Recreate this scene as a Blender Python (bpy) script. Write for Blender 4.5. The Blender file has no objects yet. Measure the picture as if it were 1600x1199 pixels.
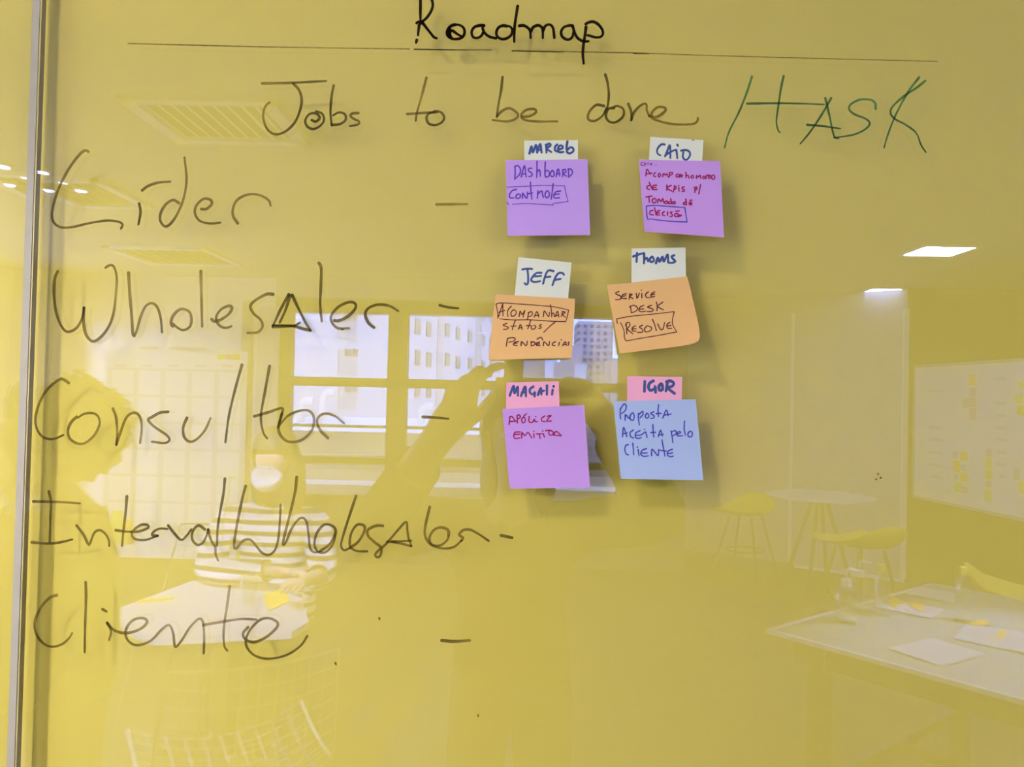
import bpy, bmesh, math, random
from mathutils import Vector, Matrix, noise
random.seed(7)
S = bpy.context.scene
C = S.collection

# ------------------------------------------------------------------ camera
F_PX, CX, CY = 1246.0, 800.0, 599.5
CAM = Vector((0.0, -0.74, 1.55))
ROLL = math.radians(1.3)
_n = Vector(((825 - CX) / F_PX, -(622 - CY) / F_PX, -1.0)).normalized()   # the board's normal seen from the camera
_u = Vector((math.sin(ROLL), math.cos(ROLL), 0.0))
_u = (_u - _n * _u.dot(_n)).normalized()
_r = _n.cross(_u)
W2C = Matrix((( _r.x, _n.x, _u.x), (_r.y, _n.y, _u.y), (_r.z, _n.z, _u.z)))
C2W = W2C.transposed()
cam_data = bpy.data.cameras.new('camera')
cam_data.sensor_width = 36.0
cam_data.lens = 36.0 * F_PX / 1600.0
cam_data.clip_start = 0.01
cam_data.clip_end = 600
cam = bpy.data.objects.new('camera', cam_data)
cam.matrix_world = Matrix.Translation(CAM) @ C2W.to_4x4()
C.objects.link(cam)
S.camera = cam

# ------------------------------------------------------------------ exposure, world, daylight
S.view_settings.view_transform = 'Standard'
S.view_settings.look = 'None'
S.view_settings.exposure = 0.63
S.view_settings.gamma = 1.0
S.view_settings.use_curve_mapping = False
SKY = 7.5
LAMP = 105.0
world = bpy.data.worlds.new('overcast_sky')
S.world = world
world.use_nodes = True
bg = world.node_tree.nodes['Background']
bg.inputs[0].default_value = (0.80, 0.88, 1.0, 1)
bg.inputs[1].default_value = SKY
sun_data = bpy.data.lights.new('sun', 'SUN')
sun_data.energy = 4.8; sun_data.angle = math.radians(9); sun_data.color = (1.0, 0.97, 0.92)
sun = bpy.data.objects.new('sun', sun_data); C.objects.link(sun)
sun.rotation_euler = Vector((0.35, -0.75, -0.085)).to_track_quat('-Z', 'Y').to_euler()
S.cycles.max_bounces = 9
S.cycles.diffuse_bounces = 4
S.cycles.glossy_bounces = 4
S.cycles.transparent_max_bounces = 24
S.cycles.sample_clamp_indirect = 6.0
S.cycles.caustics_reflective = False
S.cycles.caustics_refractive = False


def portal(name, loc, rot, sx, sy):
    d = bpy.data.lights.new(name, 'AREA')
    d.shape = 'RECTANGLE'; d.size = sx; d.size_y = sy
    d.cycles.is_portal = True
    o = bpy.data.objects.new(name, d); C.objects.link(o)
    o.location = loc; o.rotation_euler = rot
    return o

# ------------------------------------------------------------------ measuring helpers
# ray(px, py): viewing ray of a spot in the photograph.  wall_spot: that spot on the glass board (plane y).
# room_spot / level_spot: the place in the room whose mirror image in the glass shows at that spot.
def ray(px, py):
    return C2W @ Vector(((px - CX) / F_PX, -(py - CY) / F_PX, -1.0))

def wall_spot(px, py, y=0.0):
    d = ray(px, py)
    return CAM + d * ((y - CAM.y) / d.y)

def room_spot(px, py, D):
    d = ray(px, py)
    p = CAM + d * (D / d.y)
    return Vector((p.x, -p.y, p.z))

def level_spot(px, py, z):
    d = ray(px, py)
    p = CAM + d * ((z - CAM.z) / d.z)
    return Vector((p.x, -p.y, p.z))

# ------------------------------------------------------------------ materials
def srgb(r, g, b):
    f = lambda c: c / 12.92 if c <= 0.04045 else ((c + 0.055) / 1.055) ** 2.4
    return (f(r / 255), f(g / 255), f(b / 255), 1.0)

MATS = {}
def mat(name, col, rough=0.6, metal=0.0, spec=0.5, var=0.06, scale=30.0, bump=0.0):
    if name in MATS: return MATS[name]
    m = bpy.data.materials.new(name); m.use_nodes = True
    nt = m.node_tree; b = nt.nodes['Principled BSDF']
    b.inputs['Roughness'].default_value = rough
    b.inputs['Metallic'].default_value = metal
    b.inputs['Specular IOR Level'].default_value = spec
    tc = nt.nodes.new('ShaderNodeTexCoord'); nz = nt.nodes.new('ShaderNodeTexNoise')
    nz.inputs['Scale'].default_value = scale; nz.inputs['Detail'].default_value = 3
    nt.links.new(tc.outputs['Object'], nz.inputs['Vector'])
    rp = nt.nodes.new('ShaderNodeValToRGB')
    c = Vector(col[:3])
    rp.color_ramp.elements[0].position = 0.3; rp.color_ramp.elements[1].position = 0.7
    rp.color_ramp.elements[0].color = (*(c * (1 - var)), 1)
    rp.color_ramp.elements[1].color = (*(c * (1 + var)), 1)
    nt.links.new(nz.outputs['Fac'], rp.inputs['Fac'])
    nt.links.new(rp.outputs['Color'], b.inputs['Base Color'])
    if bump:
        bp = nt.nodes.new('ShaderNodeBump'); bp.inputs['Strength'].default_value = bump
        bp.inputs['Distance'].default_value = 0.002
        nt.links.new(nz.outputs['Fac'], bp.inputs['Height']); nt.links.new(bp.outputs['Normal'], b.inputs['Normal'])
    MATS[name] = m
    return m

def emit(name, col, strength):
    m = bpy.data.materials.new(name); m.use_nodes = True
    nt = m.node_tree; nt.nodes.clear()
    e = nt.nodes.new('ShaderNodeEmission'); o = nt.nodes.new('ShaderNodeOutputMaterial')
    e.inputs[0].default_value = (*col, 1); e.inputs[1].default_value = strength
    nt.links.new(e.outputs[0], o.inputs[0])
    return m

def glass(name, r0, tint=(1, 1, 1), gloss=(1, 1, 1), rough=0.0):
    """thin clear sheet: passes light straight through and mirrors a share r0 that grows towards grazing view"""
    m = bpy.data.materials.new(name); m.use_nodes = True
    nt = m.node_tree; nt.nodes.clear()
    out = nt.nodes.new('ShaderNodeOutputMaterial'); mx = nt.nodes.new('ShaderNodeMixShader')
    t = nt.nodes.new('ShaderNodeBsdfTransparent'); g = nt.nodes.new('ShaderNodeBsdfGlossy')
    t.inputs[0].default_value = (*tint, 1); g.inputs['Color'].default_value = (*gloss, 1); g.inputs['Roughness'].default_value = rough
    lw = nt.nodes.new('ShaderNodeLayerWeight'); lw.inputs[0].default_value = 0.5
    p = nt.nodes.new('ShaderNodeMath'); p.operation = 'POWER'; p.inputs[1].default_value = 4.0
    k = nt.nodes.new('ShaderNodeMath'); k.operation = 'MULTIPLY_ADD'; k.inputs[1].default_value = 1 - r0; k.inputs[2].default_value = r0
    L = nt.links.new
    L(lw.outputs['Facing'], p.inputs[0]); L(p.outputs[0], k.inputs[0]); L(k.outputs[0], mx.inputs[0])
    L(t.outputs[0], mx.inputs[1]); L(g.outputs[0], mx.inputs[2]); L(mx.outputs[0], out.inputs[0])
    return m

def marker(name, through, body, thin=0.0, nscale=9.0):
    """translucent dry-marker film: lets part of the light through, uneven along the stroke"""
    m = bpy.data.materials.new(name); m.use_nodes = True
    nt = m.node_tree; nt.nodes.clear(); L = nt.links.new
    out = nt.nodes.new('ShaderNodeOutputMaterial'); mx = nt.nodes.new('ShaderNodeMixShader')
    t = nt.nodes.new('ShaderNodeBsdfTransparent'); d = nt.nodes.new('ShaderNodeBsdfDiffuse')
    d.inputs[0].default_value = (*body, 1)
    tc = nt.nodes.new('ShaderNodeTexCoord'); nz = nt.nodes.new('ShaderNodeTexNoise'); nz.inputs['Scale'].default_value = nscale
    L(tc.outputs['Object'], nz.inputs['Vector'])
    rp = nt.nodes.new('ShaderNodeValToRGB')
    rp.color_ramp.elements[0].position = 0.35; rp.color_ramp.elements[1].position = 0.68
    c = Vector(through)
    rp.color_ramp.elements[0].color = (*(c * (1 - thin)), 1); rp.color_ramp.elements[1].color = (*(c * (1 + thin)), 1)
    L(nz.outputs['Fac'], rp.inputs[0]); L(rp.outputs[0], t.inputs[0])
    mx.inputs[0].default_value = 0.12
    L(t.outputs[0], mx.inputs[1]); L(d.outputs[0], mx.inputs[2]); L(mx.outputs[0], out.inputs[0])
    return m

# ------------------------------------------------------------------ mesh builder
class MB:
    def __init__(s): s.bm = bmesh.new()
    def box(s, a, b, rot=None, bevel=0.0):
        lo = Vector((min(a[i], b[i]) for i in range(3))); hi = Vector((max(a[i], b[i]) for i in range(3)))
        ctr = (lo + hi) / 2; d = hi - lo
        r = bmesh.ops.create_cube(s.bm, size=1.0)
        M = Matrix.Translation(ctr) @ (rot.to_4x4() if rot else Matrix.Identity(4)) @ Matrix.Diagonal((d.x, d.y, d.z, 1))
        bmesh.ops.transform(s.bm, matrix=M, verts=r['verts'])
        if bevel:
            es = list({e for v in r['verts'] for e in v.link_edges})
            bmesh.ops.bevel(s.bm, geom=es, offset=bevel, segments=2, affect='EDGES', profile=0.5)
        return s
    def tube(s, pts, rad, seg=10, closed=False):
        pts = [Vector(p) for p in pts]; n = len(pts)
        rads = rad if isinstance(rad, (list, tuple)) else [rad] * n
        rings = []; ref = None
        for i, p in enumerate(pts):
            a = pts[(i - 1) % n] if (closed or i > 0) else p
            b = pts[(i + 1) % n] if (closed or i < n - 1) else p
            t = (b - a).normalized()
            if ref is None: ref = t.orthogonal().normalized()
            ref = (ref - t * ref.dot(t))
            ref = ref.normalized() if ref.length > 1e-6 else t.orthogonal().normalized()
            q = t.cross(ref)
            rings.append([s.bm.verts.new(p + (ref * math.cos(k * 2 * math.pi / seg) + q * math.sin(k * 2 * math.pi / seg)) * rads[i]) for k in range(seg)])
        m = n if closed else n - 1
        for i in range(m):
            A, B = rings[i], rings[(i + 1) % n]
            for k in range(seg):
                s.bm.faces.new((A[k], A[(k + 1) % seg], B[(k + 1) % seg], B[k]))
        if not closed:
            s.bm.faces.new(rings[0][::-1]); s.bm.faces.new(rings[-1])
        return s
    def lathe(s, prof, ctr=(0, 0, 0), seg=24):
        c = Vector(ctr); rings = []
        for r, z in prof:
            rings.append([s.bm.verts.new(c + Vector((max(r, 1e-4) * math.cos(k * 2 * math.pi / seg), max(r, 1e-4) * math.sin(k * 2 * math.pi / seg), z))) for k in range(seg)])
        for A, B in zip(rings, rings[1:]):
            for k in range(seg): s.bm.faces.new((A[k], A[(k + 1) % seg], B[(k + 1) % seg], B[k]))
        s.bm.faces.new(rings[0][::-1]); s.bm.faces.new(rings[-1])
        return s
    def prism(s, poly, z0, z1):
        lo = [s.bm.verts.new((p[0], p[1], z0)) for p in poly]; hi = [s.bm.verts.new((p[0], p[1], z1)) for p in poly]
        n = len(poly)
        s.bm.faces.new(lo[::-1]); s.bm.faces.new(hi)
        for i in range(n): s.bm.faces.new((lo[i], lo[(i + 1) % n], hi[(i + 1) % n], hi[i]))
        return s
    def slab(s, a, b, z0, z1, th):
        """upright slab from plan point a to b"""
        a, b = Vector((a[0], a[1])), Vector((b[0], b[1])); t = (b - a).normalized(); q = Vector((-t.y, t.x)) * th / 2
        return s.prism([a - q, b - q, b + q, a + q], z0, z1)
    def quad(s, *pts):
        s.bm.faces.new([s.bm.verts.new(p) for p in pts]); return s
    def build(s, name, m, parent=None, smooth=False, origin=None):
        bmesh.ops.recalc_face_normals(s.bm, faces=s.bm.faces)
        me = bpy.data.meshes.new(name)
        if origin is not None:
            bmesh.ops.translate(s.bm, vec=-Vector(origin), verts=s.bm.verts)
        elif parent is not None:
            bmesh.ops.transform(s.bm, matrix=chain(parent).inverted(), verts=s.bm.verts)
        s.bm.to_mesh(me); s.bm.free()
        if smooth:
            for p in me.polygons: p.use_smooth = True
        o = bpy.data.objects.new(name, me); C.objects.link(o)
        if m: me.materials.append(m)
        if origin is not None: o.location = origin
        if parent is not None: o.parent = parent
        return o

def chain(o):
    M = o.matrix_basis.copy()
    while o.parent is not None:
        o = o.parent; M = o.matrix_basis @ M
    return M

def thing(name, label, cat, loc=(0, 0, 0), rz=0.0, group=None):
    o = bpy.data.objects.new(name, None); C.objects.link(o)
    o.empty_display_size = 0.05
    o.location = loc; o.rotation_euler = (0, 0, rz)
    return tag(o, label, cat, group)

def tag(o, label, cat, group=None):
    o['label'] = label; o['category'] = cat
    if group: o['group'] = group
    return o

def struct(name, mb, m, label=None, **k):
    o = mb.build(name, m, **k); o['kind'] = 'structure'
    if label: o['label'] = label
    return o

def dup(root, loc=None, rz=None, label=None, group=None):
    c = root.copy(); C.objects.link(c)
    if loc is not None: c.location = loc
    if rz is not None: c.rotation_euler = (0, 0, rz)
    if label: c['label'] = label
    if group: c['group'] = group
    for ch in list(root.children):
        k = ch.copy(); C.objects.link(k); k.parent = c
        for g in list(ch.children):
            q = g.copy(); C.objects.link(q); q.parent = k
    return c

# ------------------------------------------------------------------ palette
M_YELLOW = mat('yellow_back_paint', (0.735, 0.565, 0.122), rough=0.7, spec=0.15, var=0.012, scale=3)
M_WRITE_GLASS = glass('writing_glass', 0.098, tint=(0.99, 1.0, 0.99), gloss=(0.31, 0.39, 1.0))
M_PANE = glass('window_glass', 0.05, tint=(0.97, 0.99, 0.98))
M_ALU = mat('brushed_aluminium', (0.27, 0.235, 0.205), rough=0.6, metal=0.0, var=0.04, scale=60)
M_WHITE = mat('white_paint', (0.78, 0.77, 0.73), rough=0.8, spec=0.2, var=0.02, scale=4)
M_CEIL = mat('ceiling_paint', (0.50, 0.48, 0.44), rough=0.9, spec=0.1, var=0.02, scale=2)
M_BACKLIT_WALL = mat('backlit_wall_shade', (0.10, 0.10, 0.095), rough=0.9, spec=0.1, var=0.04, scale=4)  # backlit shade of the wall around the window, put into its colour
M_DARKWALL = mat('dark_wall_paint', (0.035, 0.035, 0.03), rough=0.9, spec=0.1, var=0.1, scale=4)
M_FLOOR = mat('grey_carpet', (0.055, 0.055, 0.05), rough=1.0, spec=0.05, var=0.3, scale=180, bump=0.4)
M_FRAME = mat('dark_window_frame', (0.02, 0.02, 0.02), rough=0.6, spec=0.2)
M_PARTITION = mat('pale_laminate', (0.40, 0.40, 0.38), rough=0.7, spec=0.2, var=0.02, scale=5)
M_TRIM = mat('white_profile', (0.85, 0.84, 0.82), rough=0.5)
M_BOARD = mat('whiteboard_enamel', (0.88, 0.87, 0.84), rough=0.35, spec=0.4, var=0.02, scale=5)
M_PAPER = mat('white_paper', (0.86, 0.85, 0.83), rough=0.85, spec=0.1, var=0.015, scale=40)
M_BLACK = mat('black_metal', (0.015, 0.015, 0.015), rough=0.5)
M_GREYTOP = mat('grey_green_tabletop', (0.13, 0.15, 0.13), rough=0.6, spec=0.25, var=0.05, scale=20)
M_YSEAT = mat('yellow_plastic', (0.70, 0.52, 0.03), rough=0.45, var=0.03)
M_SCRIBBLE = mat('grey_scribble', (0.58, 0.58, 0.58), rough=0.9, spec=0.1)
M_FACADE = mat('white_render', (0.66, 0.675, 0.68), rough=0.9, spec=0.1, var=0.02, scale=0.3)
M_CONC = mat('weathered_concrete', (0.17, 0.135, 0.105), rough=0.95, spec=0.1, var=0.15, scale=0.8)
M_WINDARK = mat('shaded_glazing', (0.05, 0.055, 0.05), rough=0.3, var=0.2, scale=1)
M_WINMID = mat('grey_balcony', (0.50, 0.51, 0.50), rough=0.9, spec=0.1)
M_SKIN = mat('skin', (0.42, 0.25, 0.17), rough=0.55, var=0.05, scale=40)
M_HAIR = mat('dark_hair', (0.018, 0.013, 0.010), rough=0.55, var=0.3, scale=120)
M_DARKCLOTH = mat('dark_fabric', (0.02, 0.02, 0.025), rough=0.95, spec=0.05, var=0.2, scale=200)
M_JEANS = mat('blue_denim', (0.03, 0.045, 0.08), rough=0.95, spec=0.05, var=0.2, scale=200)
M_MASK = mat('white_mask_cloth', (0.82, 0.84, 0.85), rough=0.9, spec=0.1)
M_SHOE = mat('dark_leather', (0.02, 0.017, 0.015), rough=0.5)
M_CLEAR = glass('clear_bottle', 0.17, tint=(0.86, 0.90, 0.86))
M_GEL = mat('clear_gel', (0.50, 0.55, 0.50), rough=0.2)

# ================================================================== the room
CEIL = 2.60
BACK = -6.56          # window wall (0.74 - 7.30)
XL, XR = -4.4, 5.2
mb = MB(); mb.box((XL - 0.2, BACK - 3.2, -0.1), (XR, 0.2, 0.0)); struct('floor', mb, M_FLOOR)
mb = MB(); mb.box((XL - 0.2, BACK - 3.2, CEIL), (XR, 0.2, CEIL + 0.1)); struct('ceiling', mb, M_CEIL)
mb = MB(); mb.box((XL - 0.2, 0.055, 0), (XR, 0.2, CEIL)); struct('wall_front', mb, M_WHITE)

# window wall: openings measured on the mirror image
cols = [(453, 605), (635, 787), (817, 967)]
rows = [(487, 590), (604, 713), (724, 774)]
def bx(px, py): return room_spot(px, py, 7.30)
xs = [(bx(a, 600).x, bx(b, 600).x) for a, b in cols]
zs = [(bx(530, b).z, bx(530, a).z) for a, b in rows]
WX0, WX1 = bx(428, 600).x, xs[-1][1] + 0.13
WZ1, WZ0 = zs[0][1] + 0.09, zs[-1][0] - 0.08
T = 0.16
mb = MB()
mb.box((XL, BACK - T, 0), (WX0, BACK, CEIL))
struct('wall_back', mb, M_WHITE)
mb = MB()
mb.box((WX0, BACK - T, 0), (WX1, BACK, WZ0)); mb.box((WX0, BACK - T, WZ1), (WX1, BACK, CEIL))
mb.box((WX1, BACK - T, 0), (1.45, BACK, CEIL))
struct('wall_window', mb, M_BACKLIT_WALL)
# ceiling soffit above the window
mb = MB(); mb.box((-2.3, BACK, WZ1 + 0.02), (1.45, BACK + 0.14, CEIL)); struct('trim_1', mb, M_CEIL)

win = thing('window_1', 'dark framed window of six panes with pale buildings outside', 'window', ((WX0 + WX1) / 2, BACK, WZ0))
win['kind'] = 'structure'; del win['category']
mb = MB()
ys = (BACK - 0.12, BACK + 0.02)
vx = [WX0] + [v for p in xs for v in p] + [WX1]
for i in range(0, len(vx), 2): mb.box((vx[i], ys[0], WZ0), (vx[i + 1], ys[1], WZ1))
zl = [WZ0, zs[2][0], zs[2][1], zs[1][0], zs[1][1], zs[0][0], zs[0][1], WZ1]
for i in range(0, len(zl), 2): mb.box((WX0, ys[0] + 0.01, zl[i]), (WX1, ys[1] - 0.005, zl[i + 1]))
mb.build('window_frame', M_FRAME, win)
for a, b in xs:
    for c, d in zs:
        mb = MB(); mb.box((a, BACK - 0.06, c), (b, BACK - 0.054, d)); mb.build('pane', M_PANE, win)
for a, b in xs:
    mb = MB(); mb.box((a, BACK - 0.05, zs[1][0] - 0.004), (b, BACK + 0.05, zs[1][0] + 0.012)); mb.build('window_sill', M_TRIM, win)
    mb = MB(); mb.box((a, BACK - 0.05, zs[2][1] - 0.03), (b, BACK + 0.045, zs[2][1] - 0.012)); mb.build('window_sill', M_TRIM, win)

# side wall with the big daylight window
LY0, LY1, LZ0, LZ1 = -5.8, -1.85, 0.10, 2.3
mb = MB()
mb.box((XL - 0.2, BACK, 0), (XL, LY0, CEIL)); mb.box((XL - 0.2, LY1, 0), (XL, 0.2, CEIL))
mb.box((XL - 0.2, LY0, 0), (XL, LY1, LZ0)); mb.box((XL - 0.2, LY0, LZ1), (XL, LY1, CEIL))
struct('wall_left', mb, M_WHITE)
win2 = thing('window_2', 'wide daylight window in the side wall', 'window', (XL, (LY0 + LY1) / 2, LZ0)); win2['kind'] = 'structure'; del win2['category']
mb = MB()
n = 4
for i in range(n + 1):
    y = LY0 + (LY1 - LY0) * i / n
    mb.box((XL - 0.12, y - 0.03, LZ0), (XL - 0.04, y + 0.03, LZ1))
mb.box((XL - 0.12, LY0, LZ0), (XL - 0.04, LY1, LZ0 + 0.05)); mb.box((XL - 0.12, LY0, LZ1 - 0.05), (XL - 0.04, LY1, LZ1))
mb.build('window_frame', M_FRAME, win2)
for i in range(n):
    mb = MB(); y0 = LY0 + (LY1 - LY0) * i / n + 0.03; y1 = LY0 + (LY1 - LY0) * (i + 1) / n - 0.03
    mb.box((XL - 0.085, y0, LZ0 + 0.05), (XL - 0.079, y1, LZ1 - 0.05)); mb.build('pane', M_PANE, win2)
portal('window_light', ((WX0 + WX1) / 2, BACK - 0.2, (WZ0 + WZ1) / 2), (math.radians(90), 0, 0), WX1 - WX0, WZ1 - WZ0)
portal('window_light', (XL - 0.24, (LY0 + LY1) / 2, (LZ0 + LZ1) / 2), (math.radians(90), 0, math.radians(-90)), LY1 - LY0, LZ1 - LZ0)

# recess beside the window with a pale partition, then a dark end wall
PA, PB = room_spot(1060, 700, 8.35), room_spot(1416, 700, 7.15)
mb = MB(); mb.slab(PA, PB, 0.03, CEIL, 0.05); struct('wall_partition', mb, M_PARTITION)
mb = MB(); mb.box((1.30, PA.y - 0.05, 0), (1.45, BACK - T, CEIL)); struct('wall_return', mb, M_WHITE)
mb = MB(); mb.box((1.30, PA.y - 0.12, 0), (PA.x + 0.1, PA.y - 0.03, CEIL)); struct('wall_recess', mb, M_PARTITION)
for i, px in enumerate((1230, 1415)):
    t = (px - 1060) / (1416 - 1060) * 0.99
    q = PA.lerp(PB, t); w = 0.012 if i == 0 else 0.022
    if i == 0: q = PA.lerp(PB, 0.53)
    mb = MB(); mb.box((q.x - w, q.y + 0.02, 0.03), (q.x + w, q.y + 0.05, 2.42)); struct('trim_%d' % (i + 2), mb, M_TRIM if i else M_BOARD)
mb = MB(); mb.slab(PA.lerp(PB, 0.55) + Vector((0, 0.045, 0)), PB + Vector((-0.02, 0.045, 0)), 0.0, 0.028, 0.02); struct('light_gap_partition', mb, M_TRIM)  # white strip painted in for the daylight showing under the partition
mb = MB(); mb.box((PB.x, PB.y - 0.12, 0), (XR, PB.y, CEIL)); struct('wall_end', mb, M_DARKWALL)
mb = MB(); mb.box((XR, BACK - 3.2, 0), (XR + 0.1, 0.2, CEIL)); struct('wall_right', mb, M_DARKWALL)

# ------------------------------------------------------------------ ceiling fittings
M_LAMP = emit('lamp_diffuser', (1.0, 0.96, 0.90), LAMP)
M_LAMP_BRIGHT = emit('bright_lamp_diffuser', (1.0, 0.96, 0.90), LAMP * 2.0)
def ceiling_light(c, half, label, m=None):
    t = thing('ceiling_light', label, 'ceiling light', (c[0], c[1], CEIL), group='square ceiling lights')
    mb = MB(); h = half + 0.015
    for a, b in (((-h, -h), (h, -half)), ((-h, half), (h, h)), ((-h, -half), (-half, half)), ((half, -half), (h, half))):
        mb.box((c[0] + a[0], c[1] + a[1], CEIL - 0.012), (c[0] + b[0], c[1] + b[1], CEIL))
    mb.build('frame', M_TRIM, t)
    mb = MB(); mb.box((c[0] - half, c[1] - half, CEIL - 0.008), (c[0] + half, c[1] + half, CEIL - 0.002)); mb.build('diffuser', m or M_LAMP, t)
ceiling_light(level_spot(1467, 391, CEIL), 0.165, 'square white lit panel in the ceiling over the whiteboard', M_LAMP_BRIGHT)
ceiling_light(level_spot(1378, 453, CEIL), 0.13, 'smaller lit panel in the ceiling by the pale partition')
ceiling_light((-0.75, -1.0), 0.10, 'lit panel in the ceiling before the glass board')
ceiling_light((-3.0, -3.0), 0.26, 'lit panel in the ceiling near the daylight window')
ceiling_light((3.2, -2.8), 0.30, 'lit panel in the ceiling above the grey table')

def added_downlight(c, target, watts, label):  # added spot lamps out of view, there to brighten the table papers
    t = thing('added_downlight', label, 'spotlight', (c[0], c[1], CEIL), group='added ceiling downlights')
    mb = MB(); mb.lathe([(0.055, CEIL - 0.001), (0.055, CEIL - 0.014), (0.040, CEIL - 0.016)], (c[0], c[1], 0), 20); mb.build('ring', M_TRIM, t)
    ld = bpy.data.lights.new('added_downlight_beam', 'SPOT'); ld.energy = watts; ld.spot_size = math.radians(52); ld.spot_blend = 0.5; ld.shadow_soft_size = 0.03; ld.color = (1.0, 0.96, 0.90)
    lo = bpy.data.objects.new('added_downlight_beam', ld); C.objects.link(lo); lo.parent = t
    lo.location = (0, 0, -0.05); lo.rotation_euler = (Vector(target) - Vector((c[0], c[1], CEIL - 0.05))).to_track_quat('-Z', 'Y').to_euler()
added_downlight((2.15, -2.05), (1.75, -1.75, 0.75), 820, 'added spot lamp in the ceiling over the grey table')
added_downlight((-1.30, -1.25), (-1.2, -2.2, 0.74), 900, 'added spot lamp in the ceiling aimed at the small white table')

def added_pendant(c, z, target, watts, label):  # added lamp out of view, gives the board its brighter lower left
    t = thing('added_pendant_lamp', label, 'added hanging lamp', (c[0], c[1], CEIL))
    mb = MB(); mb.tube([(c[0], c[1], CEIL), (c[0], c[1], z + 0.12)], 0.004, 8); mb.build('cord', M_BLACK, t)
    mb = MB(); mb.lathe([(0.045, CEIL - 0.02), (0.045, CEIL)], (c[0], c[1], 0), 20); mb.build('ceiling_rose', M_BLACK, t)
    mb = MB()
    prof = [(0.02, z + 0.13), (0.05, z + 0.12), (0.09, z + 0.07), (0.12, z + 0.03), (0.117, z + 0.03), (0.087, z + 0.068), (0.048, z + 0.115), (0.018, z + 0.125)]
    mb.lathe(prof, (c[0], c[1], 0), 28); mb.build('shade', M_BLACK, t, smooth=True)
    mb = MB(); mb.lathe([(0.012, z + 0.11), (0.022, z + 0.07), (0.026, z + 0.045), (0.015, z + 0.028)], (c[0], c[1], 0), 16); mb.build('bulb', M_SPOT, t)
    ld = bpy.data.lights.new('added_pendant_beam', 'SPOT'); ld.energy = watts; ld.spot_size = math.radians(75); ld.spot_blend = 1.0; ld.shadow_soft_size = 0.035; ld.color = (1.0, 0.96, 0.88)
    lo = bpy.data.objects.new('added_pendant_beam', ld); C.objects.link(lo); lo.parent = t
    q = Vector((c[0], c[1], z)); lo.location = q - Vector((c[0], c[1], CEIL)); lo.rotation_euler = (Vector(target) - q).to_track_quat('-Z', 'Y').to_euler()
M_SPOT = emit('spot_bulb', (1.0, 0.88, 0.68), 16.0)
added_pendant((-1.28, -0.92), 2.0, (-0.62, 0.0, 0.98), 46, 'added black lamp hanging beside the glass boards')

M_GRILLE_DARK = mat('grille_shadow', (0.06, 0.06, 0.055), rough=0.9)
M_GRILLE = mat('grille_white', (0.85, 0.85, 0.82), rough=0.6)
def vent(c, sx, sy, label, n=9):
    t = thing('ceiling_vent', label, 'air vent', (c[0], c[1], CEIL), group='square air vents')
    x0, x1, y0, y1 = c[0] - sx / 2, c[0] + sx / 2, c[1] - sy / 2, c[1] + sy / 2
    w = 0.05
    mb = MB()
    for a, b in (((x0, y0), (x1, y0 + w)), ((x0, y1 - w), (x1, y1)), ((x0, y0), (x0 + w, y1)), ((x1 - w, y0), (x1, y1))):
        mb.box((a[0], a[1], CEIL - 0.02), (b[0], b[1], CEIL))
    mb.build('frame', M_GRILLE, t)
    mb = MB(); mb.box((x0 + w, y0 + w, CEIL - 0.003), (x1 - w, y1 - w, CEIL - 0.001)); mb.build('backing', M_GRILLE_DARK, t)
    for k in range(n):
        x = x0 + w + (x1 - x0 - 2 * w) * (k + 0.5) / n
        mb = MB(); mb.box((x - 0.014, y0 + w, CEIL - 0.016), (x + 0.010, y1 - w, CEIL - 0.013), rot=Matrix.Rotation(math.radians(28), 3, 'Y')); mb.build('slat', M_GRILLE, t)
vent((-1.215, -2.30), 0.56, 0.50, 'slatted white air vent in the ceiling nearest the glass board')
g2 = level_spot(275, 399, CEIL); vent(g2, 0.78, 0.75, 'slatted white air vent in the ceiling before the window wall', 8)
g3 = level_spot(135, 300, CEIL); vent(g3, 0.45, 0.6, 'slatted white air vent in the ceiling among the spotlights', 6)
for i, (px, py) in enumerate(((65, 268), (97, 283), (75, 296), (126, 297))):
    p = level_spot(px, py, CEIL - 0.01)
    t = thing('spotlight', 'tiny warm ceiling spotlight, %s of the four' % ('nearest the glass board', 'second along', 'third along', 'nearest the window wall')[i], 'spotlight', (p.x, p.y, CEIL), group='ceiling spotlights')
    mb = MB(); mb.lathe([(0.040, CEIL - 0.001), (0.040, CEIL - 0.012), (0.028, CEIL - 0.014)], (p.x, p.y, 0), 16); mb.build('ring', M_TRIM, t)
    mb = MB(); mb.lathe([(0.026, CEIL - 0.013), (0.026, CEIL - 0.018), (0.01, CEIL - 0.022)], (p.x, p.y, 0), 16); mb.build('bulb', M_SPOT, t)

# ================================================================== the glass writing boards
SX = wall_spot(38, 600).x
board = thing('glass_board', 'yellow glass writing board covered in marker handwriting and sticky notes', 'glass board', (0.55, 0.0, 0.25))
Z0, Z1 = 0.25, 2.45
GAP = 0.013
mb = MB(); mb.box((SX + 0.0052, 0.0, Z0), (1.75, 0.006, Z1)); mb.build('glass_panel', M_WRITE_GLASS, board)
mb = MB(); mb.box((SX - 0.004, 0.006 + GAP, Z0 - 0.05), (1.75, 0.032 + GAP, Z1 + 0.05)); mb.build('backing_panel', M_YELLOW, board)
mb = MB(); mb.box((SX - 0.0035, -0.0015, Z0), (SX + 0.0035, 0.0065, Z1)); o = mb.build('edge_profile', M_ALU, board); o['label'] = 'grey vertical edge strip'
M_EDGE = mat('polished_glass_edge', (0.40, 0.33, 0.16), rough=0.4, var=0.05)
mb = MB(); mb.box((SX + 0.0035, -0.0008, Z0), (SX + 0.0050, 0.0060, Z1)); mb.build('edge_seal', M_EDGE, board)

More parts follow.
